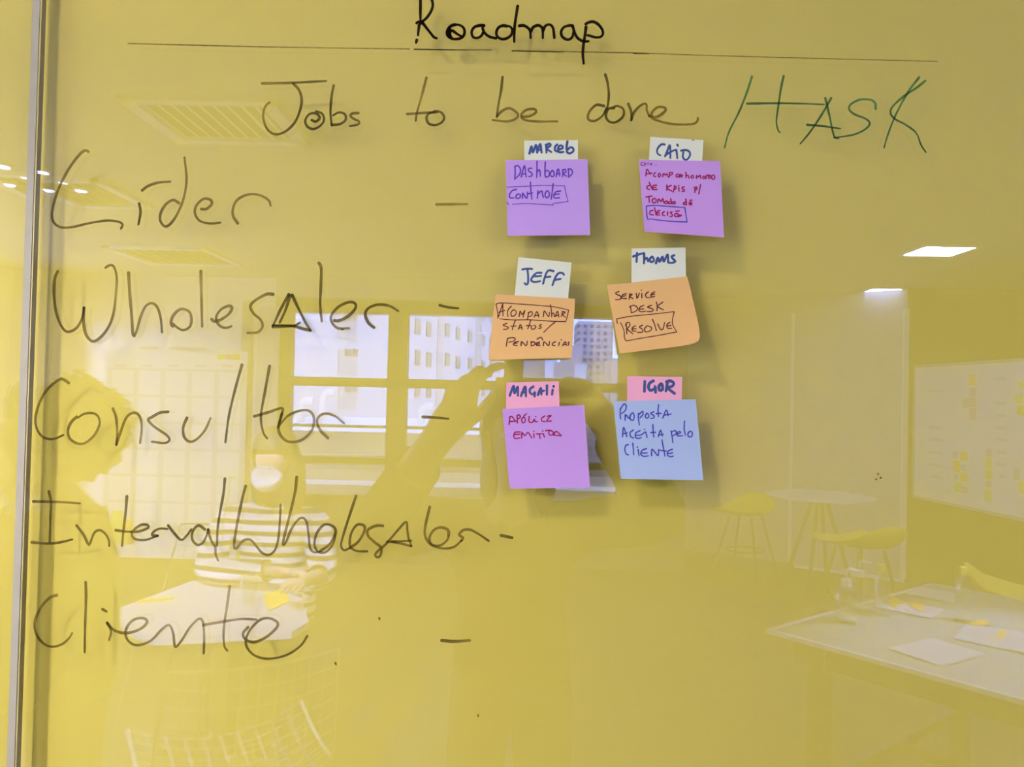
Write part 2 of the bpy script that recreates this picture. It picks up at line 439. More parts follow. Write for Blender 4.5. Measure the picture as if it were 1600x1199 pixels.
side = thing('glass_board', 'narrow slice of the neighbouring yellow glass board beyond the grey edge strip', 'glass board', (SX - 0.004, 0.0, 0.25), rz=math.radians(1.26))
def local_box(a, b, name, m, par):
    k = MB(); k.box(a, b); return k.build(name, m, par, origin=(0, 0, 0))
local_box((-0.95, 0.0, 0.0), (0, 0.006, 2.2), 'glass_panel', M_WRITE_GLASS, side)
local_box((-0.95, 0.006 + GAP, -0.05), (0, 0.03 + GAP, 2.25), 'backing_panel', M_YELLOW, side)

# ================================================================== handwriting
def smooth(pts, step):
    """rounded pen path through the points"""
    if len(pts) < 3: 
        a, b = pts[0], pts[-1]; n = max(2, int((Vector(b) - Vector(a)).length / step) + 1)
        return [Vector(a).lerp(Vector(b), i / (n - 1)) for i in range(n)]
    P = [Vector(p) for p in pts]; out = []
    closed = (P[0] - P[-1]).length < 1e-3
    for i in range(len(P) - 1):
        p1, p2 = P[i], P[i + 1]
        p0 = P[i - 1] if i > 0 else (P[-2] if closed else p1 * 2 - p2)
        p3 = P[i + 2] if i + 2 < len(P) else (P[1] if closed else p2 * 2 - p1)
        n = max(2, int((p2 - p1).length / step))
        for k in range(n):
            t = k / n
            a, b = 0.5, t * t
            out.append(0.5 * ((2 * p1) + (p2 - p0) * t + (2 * p0 - 5 * p1 + 4 * p2 - p3) * b + (3 * p1 - p0 - 3 * p2 + p3) * b * t))
    out.append(P[-1].copy())
    return out

def parse(txt):
    return [[tuple(float(v) for v in p.split(',')) for p in st.split()] for st in txt.split(';') if st.strip()]

def write(name, m, parent, crop, width, txt, place, label=None, taper=0.75, corner=0.55):
    """pen strokes given in the frame of a detail crop (x0, y0, scale); place(px, py, i) puts a spot on its surface"""
    x0, y0, sc = crop
    bm = bmesh.new()
    rnd = random.Random(len(txt))
    for i, st in enumerate(parse(txt)):
        pts = [(x0 + a / sc, y0 + b / sc) for a, b in st]
        w = width / sc
        if len(pts) == 1:
            c = Vector(pts[0]); k = 10
            vs = [bm.verts.new(place(c.x + w * 0.55 * math.cos(j * 2 * math.pi / k), c.y + w * 0.55 * math.sin(j * 2 * math.pi / k), i)) for j in range(k)]
            bm.faces.new(vs); continue
        path = smooth(pts, max(1.0, w * 0.45))
        n = len(path); L = []; Rr = []
        ph = rnd.random() * 6
        t0 = (path[1] - path[0]).normalized(); t1 = (path[-1] - path[-2]).normalized()
        caps0 = [(path[0] - t0 * w * f, h) for f, h in ((0.42, 0.35), (0.25, 0.8))]
        caps1 = [(path[-1] + t1 * w * f, h) for f, h in ((0.25, 0.75), (0.42, 0.3))]
        seq = [(p, t0, h) for p, h in caps0]
        for j, p in enumerate(path):
            t = (path[min(j + 1, n - 1)] - path[max(j - 1, 0)])
            t = t.normalized() if t.length > 1e-6 else t0
            f = 1.0 - (1 - taper) * (j / max(1, n - 1)) + 0.06 * math.sin(ph + j * 0.35)
            seq.append((p, t, f))
        seq += [(p, t1, h * taper) for p, h in caps1]
        for p, t, f in seq:
            q = Vector((-t.y, t.x)) * (w * 0.5 * f)
            L.append(bm.verts.new(place(p.x + q.x, p.y + q.y, i))); Rr.append(bm.verts.new(place(p.x - q.x, p.y - q.y, i)))
        for j in range(len(seq) - 1):
            try: bm.faces.new((L[j], L[j + 1], Rr[j + 1], Rr[j]))
            except ValueError: pass
    bmesh.ops.transform(bm, matrix=chain(parent).inverted(), verts=bm.verts)
    me = bpy.data.meshes.new(name); bm.to_mesh(me); bm.free(); me.materials.append(m)
    o = bpy.data.objects.new(name, me); C.objects.link(o); o.parent = parent
    if label: o['label'] = label
    return o

on_glass = lambda px, py, i: wall_spot(px, py, -0.00025 - 0.00004 * (i % 12))
INK_BROWN = marker('brown_black_marker', (0.40, 0.355, 0.285), (0.06, 0.045, 0.02), thin=0.42, nscale=14)
INK_BLACK = marker('fresh_black_marker', (0.045, 0.03, 0.035), (0.02, 0.012, 0.014), thin=0.3)
INK_LINE = marker('thin_black_marker', (0.40, 0.36, 0.30), (0.03, 0.02, 0.015), thin=0.5)
INK_GREEN = marker('green_marker', (0.16, 0.36, 0.40), (0.01, 0.055, 0.045), thin=0.45)
cA = (0, 0, 3.198); cB = (400, 0, 3.198); cC = (750, 0, 3.198); cD = (1100, 0, 3.198)
def ink(label, m, crop, w, txt, **k): return write('handwriting', m, board, crop, w * 1.14, txt, on_glass, label, **k)

ink('heading Roadmap in fresh black marker', INK_BLACK, (630, 0, 9.994), 44,
    '268,-60 270,60 268,200 270,300;210,360 250,335 290,345;262,-20 330,-85 410,-70 448,0 462,90 425,195 345,300 262,350;'
    '262,345 290,370;300,350 360,430 430,520 480,580 520,598;250,390 240,470 232,545;212,625 202,665;'
    '820,385 740,410 690,480 690,550 750,600 830,610 910,590 955,530 950,450 900,400 820,385;725,440 705,500 730,570;740,470 730,540 760,590;775,480 850,535 925,575;'
    '1265,400 1200,398 1110,425 1068,500 1088,575 1150,595 1220,560 1250,500;1240,440 1265,505 1340,570 1450,600;'
    '1620,410 1560,400 1490,430 1455,500 1470,570 1540,610 1620,598 1690,540 1700,450 1650,408 1600,402;'
    '1788,95 1765,240 1742,400 1734,540 1734,650;'
    '1810,405 1880,398 1940,430 1980,480 1990,590;1990,500 2030,425 2110,395 2165,430 2180,500 2180,590;2185,480 2220,405 2290,385 2340,440 2360,590;'
    '2650,405 2600,398 2510,425 2465,500 2490,580 2570,620 2640,580 2660,490;2645,410 2685,530 2730,600 2810,645 2890,645;'
    '2855,420 2840,540 2815,700 2805,850 2818,990;2850,375 2900,348 2970,340 3050,385 3115,480 3105,560 3020,585 2880,550', taper=0.8)
for d in ('200,68 300,70.5 400,73 520,75 640,76.5', '647,77 700,78 768,78', '807,79.5 900,81 1000,83 1100,86.5 1280,91.5 1465,96'):
    write('ruled_line', INK_LINE, board, (0, 0, 1), 1.7, d, on_glass, taper=0.9)
for d in ('647,77 675,77.3 700,77.6 735,78', '800,79.5 880,81.5', '990,83.6 1015,84.2'):
    write('ruled_line', INK_BLACK, board, (0, 0, 1), 1.8, d, lambda px, py, i: wall_spot(px, py, -0.0007), taper=0.6)
ink('word Jobs', INK_BROWN, cB, 12.5, '30,417 110,416 200,413 350,405;186,418 215,450 228,495 222,545 195,610 150,655 100,672 60,650 38,600 38,555 52,525 68,512;278,600 298,608 318,590 303,568 268,570 246,602 256,632 285,645 320,630 340,600 330,568 300,556;388,427 378,480 372,560 378,625;378,625 420,620 447,600 445,572 415,562 385,577;512,565 480,568 472,580 490,595 515,607 510,622 470,630')
ink('word to', INK_BROWN, cB, 12.5, '852,388 828,480 805,560 798,603;755,570 830,565 890,560;905,560 865,567 852,592 864,618 897,625 930,610 940,585 925,562 895,555 875,565')
ink('word be', INK_BROWN, cB, 12.5, '1232,385 1225,450 1212,520 1203,585;1205,580 1230,555 1265,541 1300,560 1310,580 1290,598 1250,607 1183,600;1330,585 1370,580 1400,560 1390,545 1350,550 1325,575 1340,598 1400,607 1505,607')
ink('word done', INK_BROWN, cB, 12.5, '1745,372 1756,410 1763,470 1757,530 1745,560;1740,530 1700,525 1665,560 1660,595 1690,605 1730,580 1752,540;1790,540 1760,545 1748,580 1765,608 1800,610 1835,580 1835,545 1805,530 1780,538;1860,518 1875,560 1875,600;1875,600 1890,560 1925,525 1950,520 1952,550 1965,580;1965,580 2000,585 2040,560 2045,540 2010,535 1980,560 1980,590 2030,610 2100,622 2180,620 2205,605 2208,590')
ink('green capital letters', INK_GREEN, cD, 11,
    '240,382 215,460 175,560 125,660 103,738;215,518 400,516 600,522;398,380 385,440 370,540 362,610 372,655 380,661;636,490 590,570 530,660 482,718;606,490 625,570 650,680 672,692;'
    '515,624 590,630 680,643;858,545 855,515 830,498 780,498 735,520 725,545 750,570 810,595 828,620 800,650 740,675 650,688;1075,386 1020,460 960,570 920,670 900,738;1106,404 1060,440 1000,480 945,530 932,565 955,595 1010,625 1060,665 1085,725 1108,760', taper=0.6)
ink('word in the first row', INK_BROWN, cA, 13,
    '442,758 425,752 395,775 340,850 290,950 262,1050 265,1105 300,1135 360,1135 450,1115 530,1103 590,1108 612,1122 605,1142;710,952 740,930 790,913 850,908;695,1017 702,1060 692,1122;'
    '895,1015 865,1000 830,1020 805,1060 800,1100 820,1130 845,1125 880,1080 915,1000 932,900 922,788;1005,1045 1030,1045 1058,1020 1050,998 1015,995 980,1030 975,1070 1000,1105 1050,1117 1100,1113;'
    '1188,1117 1165,1080 1165,1040 1185,1000 1230,975 1280,972 1320,985 1345,1005 1352,1028')
ink('dash in the first row', INK_BROWN, (0, 0, 1), 4.2, '682,319.5 706,319.3 730,319', taper=0.7)
ink('word in the second row', INK_BROWN, (60, 390, 4.997), 22,
    '150,170 128,230 122,350 135,470 165,570 205,632 245,642 300,610 340,540 356,455;356,455 352,560 370,660 410,712 450,712 510,660 560,580 590,480 605,350 612,230 600,160 580,125 550,125 525,142;'
    '704,180 712,330 728,520 740,672 765,640 800,520 840,440 890,420 930,455 955,540 965,645;1050,600 1035,580 1045,530 1085,480 1130,465 1180,490 1195,550 1180,605 1130,630 1085,610 1052,580;'
    '1268,168 1272,350 1278,600;1352,543 1375,562 1430,545 1490,500 1512,455 1490,440 1430,465 1390,520 1395,570 1430,605 1470,612 1505,600;'
    '1834,350 1780,350 1690,400 1655,445 1680,500 1735,550 1750,600 1715,645 1635,652;1955,350 1890,470 1830,600;1965,360 1930,470 1885,570;1980,355 2030,460 2080,560 2124,632;2124,632 2060,618 1980,597 1830,592;1830,605 1930,600 2000,595 2040,572;'
    '2190,105 2208,150 2205,300 2200,430 2212,560;2310,555 2350,555 2420,520 2475,460 2470,420 2420,412 2340,450 2285,520 2295,575 2340,615 2425,615;2620,610 2575,570 2552,510 2570,465 2630,435 2700,432 2760,450 2808,480')
ink('dash in the second row', INK_BROWN, (400, 400, 3.198), 13, '918,247 960,257 1010,262', taper=0.7)
ink('word in the third row', INK_BROWN, (0, 560, 3.998), 16.5,
    '430,155 400,135 370,133 300,190 250,270 222,370 230,440 265,490 310,505 350,500 395,480;480,365 445,400 425,450 435,500 480,532 530,530 590,480 622,410 610,360 570,342 520,350 488,372;'
    '705,315 725,370 732,460 727,540;727,540 750,470 790,370 840,340 875,370 885,440 875,530;1050,335 1000,340 945,370 925,385 960,425 1040,480 1058,510 1030,530 950,522;1168,372 1145,430 1150,490 1185,522 1230,505 1280,450 1315,375;'
    '1512,40 1470,190 1430,360 1408,525;1684,48 1655,210 1630,360 1643,460 1668,500;1587,363 1675,338 1762,312 1756,360 1735,435;1762,345 1740,430 1755,485 1805,522 1886,510 1949,447 1961,372 1930,329 1868,329 1799,360 1743,422;2049,500 1999,447 1980,391 2005,354 2049,347 2099,366 2149,407')
ink('dash in the third row', INK_BROWN, (400, 400, 3.198), 14, '833,805 890,808 960,814', taper=0.7)
ink('first word in the fourth row', INK_BROWN, (0, 560, 3.998), 16,
    '208,895 350,898 498,907;305,832 318,900 315,1000 310,1150;197,1150 300,1158 380,1150 450,1133;478,1045 520,1100 550,1160 562,1158 590,1090 625,1075 660,1100 680,1140 682,1172;793,862 785,960 772,1070 762,1172;722,1075 780,1083 820,1085;'
    '820,1085 870,1082 925,1060 920,1042 880,1042 835,1075 825,1110 850,1132 910,1135 985,1110;985,1110 950,1105 965,1080 1000,1065 1045,1067;1050,1045 1085,1090 1130,1135 1165,1110 1195,1070;'
    '1280,1070 1240,1045 1205,1080 1200,1130 1230,1165 1265,1155 1290,1110 1300,1070;1300,1070 1312,1120 1330,1160 1345,1180 1347,1225 1362,1262;1405,752 1395,850 1375,960 1360,1060 1355,1170')
ink('second word in the fourth row', INK_BROWN, (300, 700, 3.198), 13,
    '268,190 250,260 222,400 210,490 222,503 255,465 290,460 320,490 350,525 385,535 415,510 432,450 440,350 443,285;523,145 515,220 490,330 462,440 455,485 470,470 500,400 540,352 570,365 582,430 590,500 610,522 640,518;'
    '640,518 690,480 718,420 700,390 660,385 625,425 612,480 630,520 670,520 705,480 718,430;820,240 790,330 755,440 745,490 760,512 790,500;790,500 830,470 860,420 860,390 825,385 795,430 790,490 820,515 875,518;'
    '955,390 920,390 880,410 880,440 910,470 945,500 940,540 925,548 915,535 930,515 970,480 1030,410 1070,370 1076,410 1082,450 1096,490;975,470 1030,468 1095,464;1000,470 1050,480 1096,492;'
    '1188,295 1170,370 1163,430 1180,470 1210,492 1260,503 1310,495 1345,465;1282,440 1278,410 1240,398 1205,415 1186,455 1200,485 1240,488 1272,465 1282,440;1345,465 1355,450 1335,435 1355,412 1390,410 1430,430 1482,465')
ink('short dash in the fourth row', INK_BROWN, (650, 700, 3.198), 15, '425,438 450,443 480,450', taper=0.8)
ink('word in the fifth row', INK_BROWN, (0, 824, 3.198), 13,
    '285,340 250,352 205,400 175,470 180,530 215,580 260,598 310,585 345,555 360,530;428,275 430,350 425,500 423,625;512,410 532,422;535,478 555,520 545,565;535,478 570,515 630,530 700,510 735,475 715,455 665,465 630,510 635,560 680,590 750,570 810,510 845,490 865,530 875,598 905,570 950,500 995,458 1015,480 1020,560 1018,630;'
    '1148,295 1135,390 1118,510 1120,590 1135,617;1015,490 1100,475 1200,460 1280,462;1240,500 1215,530 1225,560 1270,575 1330,550 1380,505 1385,475 1340,455 1290,470 1240,530 1230,590 1270,640 1340,658 1430,640 1500,595 1535,545')
ink('dash in the fifth row', INK_BROWN, (650, 700, 3.198), 15, '128,963 190,968 268,963', taper=0.85)
for d in ('524,1036 525,1039', '592.5,966 593,968.5', '747,1118 747.2,1119.5', '535,515', '1372,741', '1376,747', '1369,749'):
    write('marker_dot', INK_BROWN, board, (0, 0, 1), 3.4, d, on_glass, taper=0.8)

# ================================================================== sticky notes
def note(name, label, quad, m, lift=0.006, bend=2.4, base=0.0006, corner=0.0, cornerl=0.0, rough=0.0, group='sticky notes on the glass board'):
    """square of paper gummed along its top edge; quad = outline TL TR BR BL in the photograph"""
    TL, TR, BR, BL = [Vector(p) for p in quad]
    def bil(u, v): return (TL * (1 - u) + TR * u) * (1 - v) + (BL * (1 - u) + BR * u) * v
    def depth(u, v): return base + lift * max(0.0, v) ** bend + corner * (max(0, u * v) ** 7) + cornerl * (max(0, (1 - u) * v) ** 6)
    def inv(px, py):
        u = v = 0.5; P = Vector((px, py))
        for _ in range(8):
            e = bil(u, v) - P
            du = bil(u + 0.01, v) - bil(u, v); dv = bil(u, v + 0.01) - bil(u, v)
            du /= 0.01; dv /= 0.01
            det = du.x * dv.y - du.y * dv.x
            u -= (e.x * dv.y - e.y * dv.x) / det; v -= (du.x * e.y - du.y * e.x) / det
        return u, v
    N = 14
    c0 = wall_spot(*bil(0.5, 0.0), -base)
    root = bpy.data.meshes.new(name); bm = bmesh.new()
    def spot(i, j, off):
        u, v = i / N, j / N
        k = max(0, u * v) ** 10 if corner else 0.0       # rounded curling corner
        q = bil(u - 0.045 * k, v - 0.05 * k)
        return wall_spot(q.x, q.y, -depth(u, v) + off) - c0
    for off in (0.0, 0.00022):                           # front and back face of the sheet
        G = [[bm.verts.new(spot(i, j, off)) for i in range(N + 1)] for j in range(N + 1)]
        for j in range(N):
            for i in range(N):
                q = (G[j][i], G[j + 1][i], G[j + 1][i + 1], G[j][i + 1])
                bm.faces.new(q if off == 0 else q[::-1])
    rim = [(i, 0) for i in range(N)] + [(N, j) for j in range(N)] + [(i, N) for i in range(N, 0, -1)] + [(0, j) for j in range(N, 0, -1)]
    A = [bm.verts.new(spot(i, j, 0.0)) for i, j in rim]; B = [bm.verts.new(spot(i, j, 0.00022)) for i, j in rim]
    for k in range(len(rim)):
        k2 = (k + 1) % len(rim); bm.faces.new((A[k], A[k2], B[k2], B[k]))
    bm.normal_update()
    bm.to_mesh(root); bm.free(); root.materials.append(m)
    for f_ in root.polygons: f_.use_smooth = True
    o = bpy.data.objects.new(name, root); C.objects.link(o); o.location = c0
    tag(o, label, 'sticky note', group)
    def place(px, py, i):
        u, v = inv(px, py)
        return wall_spot(px, py, -depth(u, v) - 0.00012 - 0.00001 * (i % 10))
    o_place = place
    return o, o_place

P_PURPLE = mat('purple_note', (0.42, 0.25, 0.66), rough=0.9, spec=0.1, var=0.015)
P_PURPLE2 = mat('violet_note', (0.43, 0.235, 0.63), rough=0.9, spec=0.1, var=0.015)
P_ORANGE = mat('orange_note', (0.60, 0.35, 0.155), rough=0.9, spec=0.1, var=0.015)
P_BLUE = mat('blue_note', (0.315, 0.385, 0.65), rough=0.9, spec=0.1, var=0.015)
P_PINK = mat('pink_note', (0.68, 0.31, 0.48), rough=0.9, spec=0.1, var=0.02)
P_WHITE = mat('white_note', (0.57, 0.57, 0.53), rough=0.9, spec=0.1, var=0.015)
I_NAVY = mat('navy_marker', (0.045, 0.07, 0.22), rough=0.8, spec=0.1)
I_BLUE = mat('blue_pen', (0.055, 0.05, 0.33), rough=0.8, spec=0.1)
I_VIOLET = mat('violet_blue_pen', (0.10, 0.045, 0.36), rough=0.8, spec=0.1)
I_RED = mat('red_pen', (0.24, 0.012, 0.085), rough=0.8, spec=0.1)
I_PLUM = mat('plum_pen', (0.20, 0.02, 0.16), rough=0.8, spec=0.1)
I_BROWN = mat('dark_brown_pen', (0.075, 0.018, 0.03), rough=0.8, spec=0.1)
def pen(o_p, m, crop, w, txt, taper=0.85):
    o, pl = o_p
    return write('handwriting', m, o, crop, w * 1.12, txt, pl, taper=taper)

# name tags first (they lie under the big notes)
n = note('sticky_note', 'small white note tucked above the purple note with a boxed word in blue ink', [(819, 220), (903, 219), (903, 262), (819.5, 263)], P_WHITE, lift=0.0006)
c = (780, 210, 9.994)
pen(n, I_NAVY, c, 34, '472,302 505,185 525,285 575,165 592,285;592,285 640,150 662,285;612,245 658,235;735,165 738,285;725,170 785,145 800,175 748,225 812,275;905,158 870,200 878,255 915,268;930,240 990,215 985,180 940,180 918,230 938,278 1000,275;1065,110 1052,200 1058,278;1060,280 1100,300 1158,262 1150,212 1100,205 1072,240')
n = note('sticky_note', 'small white note tucked above the purple note written in red ink', [(1016, 214), (1099, 219), (1096.5, 262), (1013.5, 260)], P_WHITE, lift=0.0006)
c = (990, 210, 9.994)
pen(n, I_NAVY, c, 30, '485,160 440,155 385,205 365,260 382,308 420,328;490,345 530,250 565,170 575,270 573,370;505,320 570,280 650,240;665,240 675,300 682,375;680,160 695,182;740,255 810,245 870,270 880,330 840,390 800,395 768,350 778,275')
pen(n, I_NAVY, c, 14, '920,90 945,92')
n = note('sticky_note', 'small tilted white note tucked above the orange note that has a boxed first line', [(810, 402), (893, 410.5), (886, 482), (803, 474)], P_WHITE, lift=0.0007)
c = (760, 400, 9.994)
pen(n, I_NAVY, c, 32, '640,205 650,300 652,400 640,440 615,448 597,425;560,212 640,200 715,205;860,265 780,270 720,330 700,385 755,408 840,395;735,318 790,318 855,312;1050,240 980,225 940,260 910,340 885,435;915,335 1000,325;1210,295 1190,270 1130,270 1080,330 1030,458;1075,375 1160,360')
n = note('sticky_note', 'small white note tucked above the orange note whose corner curls out', [(987, 388.5), (1071, 387), (1072, 450), (986.5, 452)], P_WHITE, lift=0.0007)
c = (940, 380, 9.994)
pen(n, I_NAVY, c, 34, '492,210 560,185 632,162;553,155 545,295;660,155 665,230 660,315;665,255 710,232 726,285;790,210 752,250 770,297 818,272 800,215;848,318 880,225 905,295 950,210 972,290 1030,175 1040,305;1135,190 1092,210 1118,250 1152,287 1100,308 1050,305')
n = note('sticky_note', 'small pink note tucked above the purple note with two red lines', [(790.5, 598), (873, 596), (874.5, 648), (791, 652)], P_PINK, lift=0.0007)
c = (780, 590, 9.994)
pen(n, I_NAVY, c, 36, '165,285 225,132 240,250 290,142 293,285;340,290 405,142 418,295;352,240 410,228;535,142 482,180 482,240 528,265 560,222 553,298;605,275 650,165 658,265;612,240 700,206;745,125 743,270;835,195 825,268;850,140')
n = note('sticky_note', 'small pink note tucked above the blue note', [(980, 588), (1066, 589.5), (1064.5, 640), (980, 641)], P_PINK, lift=0.0007)
c = (950, 580, 9.994)
pen(n, I_NAVY, c, 42, '575,160 572,230 568,320;712,152 650,190 632,250 660,305 728,272 736,228 743,335;830,198 795,240 805,300 850,292 850,222 830,198;930,160 905,315;910,170 970,152 1028,190 1000,240 930,262 1040,352', taper=0.95)

B2 = 0.0018
n = note('sticky_note', 'purple note with two blue lines, the lower one boxed', [(790.3, 250.5), (918, 249), (922, 367.5), (793, 368.5)], P_PURPLE, lift=0.004, base=B2)
c = (780, 210, 9.994)
pen(n, I_VIOLET, c, 22, '245,500 250,600 242,695;240,505 290,490 330,540 320,620 240,700;345,665 385,505 402,505 420,665;360,622 415,612;510,530 462,532 460,570 510,610 510,648 460,660;590,422 590,550 585,675;590,592 625,552 640,600 640,655;720,432 715,550 720,660 770,655 785,602 750,560 715,592;830,562 800,602 805,648 840,660 860,622 840,565;890,660 910,552 930,552 945,650;892,620 950,612;995,560 990,660;985,560 1030,547 1040,590 1000,612 1050,655;1080,540 1085,670;1075,540 1130,552 1140,610 1085,670')
pen(n, I_VIOLET, c, 13, '120,825 450,810 700,798 1020,805;1020,805 1045,930 1075,1050;1075,1050 850,1082 842,1104;842,1104 600,1090 420,1082 205,1092;125,1062 145,1095')
pen(n, I_VIOLET, c, 22, '270,860 205,880 162,940 170,990 230,995;285,935 260,970 275,1003 320,990 332,950 300,932;365,1000 367,920 430,1000 442,902;488,747 495,880 510,1010;450,930 520,915;605,882 595,1000;600,940 640,895 668,885 675,930 690,985;745,882 715,940 735,990 780,962 775,902 745,882;842,772 830,880 812,1012;960,885 890,897 850,950 870,995 940,990;860,942 940,932')
n = note('sticky_note', 'purple note filled with red lines, the last boxed in blue', [(998, 249.5), (1125.5, 252), (1131, 371), (1007, 362)], P_PURPLE2, lift=0.011, base=B2, bend=2.0)
c = (990, 210, 9.994)
pen(n, I_PLUM, c, 13, '150,430 118,450 118,480 150,485;165,490 180,442 195,485;225,440 225,475;268,455 255,470 275,480 290,465 270,452;350,480')
pen(n, I_RED, c, 19, '190,650 210,548 262,628;195,618 290,605;345,597 315,622 317,655 345,660;400,607 382,640 400,665 425,635 405,607;455,660 470,612 500,640 520,612 540,665;555,670 562,600;555,602 605,597 610,620 565,640;690,622 662,640 672,668 700,660 715,640 705,622;720,675 735,622 752,668 765,632;815,592 820,680;820,650 850,640 865,688;920,642 895,660 910,685 940,670 930,642;980,690 987,640 1010,670 1035,637 1050,688;1100,652 1078,670 1090,693 1120,680 1100,652;1130,690 1137,640;1140,637 1205,642;1168,640 1165,690;1192,640 1190,690;1230,642 1215,680 1240,703 1265,685 1260,642 1230,642')
pen(n, I_RED, c, 21, '250,800 212,812 212,850 250,860;245,752 265,800 290,860;360,795 302,802 302,860 365,862;300,832 350,827;520,792 518,875;590,797 522,840 600,888;640,802 620,903;635,805 665,822 650,858 625,862;705,832 710,888;705,802;790,822 760,828 766,855 795,870 785,893 755,890;960,827 955,910;945,832 985,822 985,858 955,875;1045,787 1018,930')
pen(n, I_RED, c, 22, '195,980 240,970 290,965;240,975 245,1062;320,1002 292,1030 305,1068 345,1060 350,1012 320,1002;375,1068 392,1012 430,1050 455,1002 470,1068;510,1042 482,1060 500,1083 530,1070 525,1042;560,1052 535,1070 560,1088 590,1070;580,1007 590,1083;640,1052 607,1060 612,1083 645,1083 650,1057;825,1060 782,1070 782,1095 825,1098;815,1012 825,1103;905,1062 872,1067 872,1098 910,1098;870,1082 905,1080;880,1032 910,1027')
c = (990, 270, 9.994)
pen(n, I_BLUE, c, 18, '200,520 350,512 600,530 800,545;800,545 815,640 835,770;835,770 600,760 430,745 250,720;200,520 205,640 220,725 235,735')
pen(n, I_RED, c, 21, '300,590 257,602 257,650 310,660;325,547 340,600 350,660;410,592 372,602 367,660 410,660;365,632 405,627;480,607 452,630 457,663 490,670;530,612 530,668;600,612 572,622 600,650 605,678 570,685;680,632 642,652 647,683 690,678 693,640;700,660 750,665;697,687 745,672;655,602 715,597')
n = note('sticky_note', 'orange note with a boxed first line above two more lines', [(774, 460), (898.5, 467), (893.5, 559.5), (763, 562.5)], P_ORANGE, lift=0.012, base=B2, bend=2.2)
c = (760, 455, 9.994)
pen(n, I_BROWN, c, 14, '150,200 250,187 550,205 1000,240 1150,265 1285,298;1285,298 1262,400 1240,477;1240,477 1000,470 700,450 400,450 210,435;150,200 175,330 180,425')
pen(n, I_BROWN, c, 16, '190,400 250,212;255,202 260,388;192,332 290,302;390,235 342,290 327,350 340,398;430,292 387,330 390,388 440,383 468,330 430,292;510,400 527,312 557,368 600,302 572,408;660,332 640,450;650,342 700,322 720,350 700,388 650,400;745,408 790,322 820,408;755,385 820,377;890,400 907,312 970,400 985,332;1000,217 1015,320 1020,408;1020,362 1050,342 1062,400;1075,400 1110,317 1130,408;1082,385 1130,377;1190,322 1170,400;1180,322 1230,332 1192,370 1235,408')
pen(n, I_BROWN, c, 16, '320,502 262,530 300,550 345,570 322,593 265,600;450,462 425,530 405,603;382,552 465,545;500,600 532,522 560,603;502,580 560,567;690,462 665,540 645,590;622,540 700,538;705,542 703,588 750,590 772,550 740,535;860,522 827,540 858,565 840,583 812,580;1075,482 980,560 895,645')
pen(n, I_BROWN, c, 18, '330,742 310,862;330,742 400,727 448,742 430,778 352,800;505,787 442,802 422,840 480,853;430,822 480,812;540,853 552,792 620,853 640,782;700,792 702,858;695,792 755,802 750,840 702,858;830,797 782,812 782,848 840,848;780,832 830,822;790,752 850,722 880,763;890,853 902,792 970,853 985,787;1080,792 1037,812 1032,845 1070,853;1140,802 1127,853;1170,762;1190,853 1230,792 1250,848;1202,837 1250,832;1295,797 1272,810 1290,830 1272,850')
n = note('sticky_note', 'orange note with three lines and a curled lower corner', [(948, 446), (1074, 432), (1098.5, 537), (968.5, 552.5)], P_ORANGE, lift=0.010, base=B2, bend=2.0, corner=0.012)
c = (940, 440, 9.994)
pen(n, I_BROWN, c, 18, '270,157 222,177 232,200 298,230 290,278 217,285;385,192 332,207 317,260 390,268;322,232 380,222;440,192 430,278;435,197 480,202 442,235 490,268;540,187 555,262 590,182;628,187 628,258;622,137;730,162 687,200 700,248 750,253;830,162 782,192 772,243 830,233;777,207 830,197')
pen(n, I_BROWN, c, 17, '450,387 465,488;435,397 500,372 560,410 540,460 465,490;660,372 602,400 582,450 620,473 690,463;590,432 660,430;780,372 717,400 770,420 808,440 780,468 712,470;855,322 870,390 862,458;955,322 880,390 965,443')
pen(n, I_BROWN, c, 14, '245,655 235,585;235,585 450,545 800,510 1135,472;1135,472 1107,590 1112,680 1175,788;1175,788 900,840 600,890 385,930;385,930 357,880 347,760 295,642')
pen(n, I_BROWN, c, 17, '385,652 395,820;375,690 390,647 430,642 440,690 395,740;395,740 440,780 490,820;530,692 482,722 482,770 540,778;482,742 540,737;640,682 592,712 640,750 640,788 560,798;710,692 672,740 690,788 760,768 780,722 720,692;795,592 830,680 855,768;875,662 920,748 958,740 985,642;1070,637 1022,672 1032,730 1095,733;1022,697 1085,687')
n = note('sticky_note', 'purple note with two red lines in its upper corner', [(785, 639.5), (912.5, 633), (922, 762), (796.5, 764)], P_PURPLE2, lift=0.006, base=B2)
c = (780, 590, 9.994)
pen(n, I_RED, c, 20, '155,735 167,622;160,622 200,612 260,690;162,690 265,680;280,602 285,713;275,602 310,582 330,620 292,650;375,622 352,660 365,708 405,690 400,632 375,622;385,602 425,567;470,607 465,690 520,700 545,655;550,655 560,690 600,690;570,612;710,602 662,640 667,680 720,690;750,607 810,597 765,640 740,685;740,685 815,680')
pen(n, I_RED, c, 20, '330,852 252,857 227,910 250,955 320,945;242,892 325,887;350,948 357,862 400,910 450,862 510,948;540,882 545,938;540,842;582,882 680,880;625,887 640,953;690,882 705,933;680,837;725,832 800,827 850,870 800,905 772,872 785,837;850,905 890,842 970,910;970,910 870,905')
n = note('sticky_note', 'blue note with three lines of blue handwriting', [(958.5, 627.5), (1087, 624), (1099, 750.5), (970, 748.5)], P_BLUE, lift=0.006, base=B2)
c = (950, 580, 9.994)
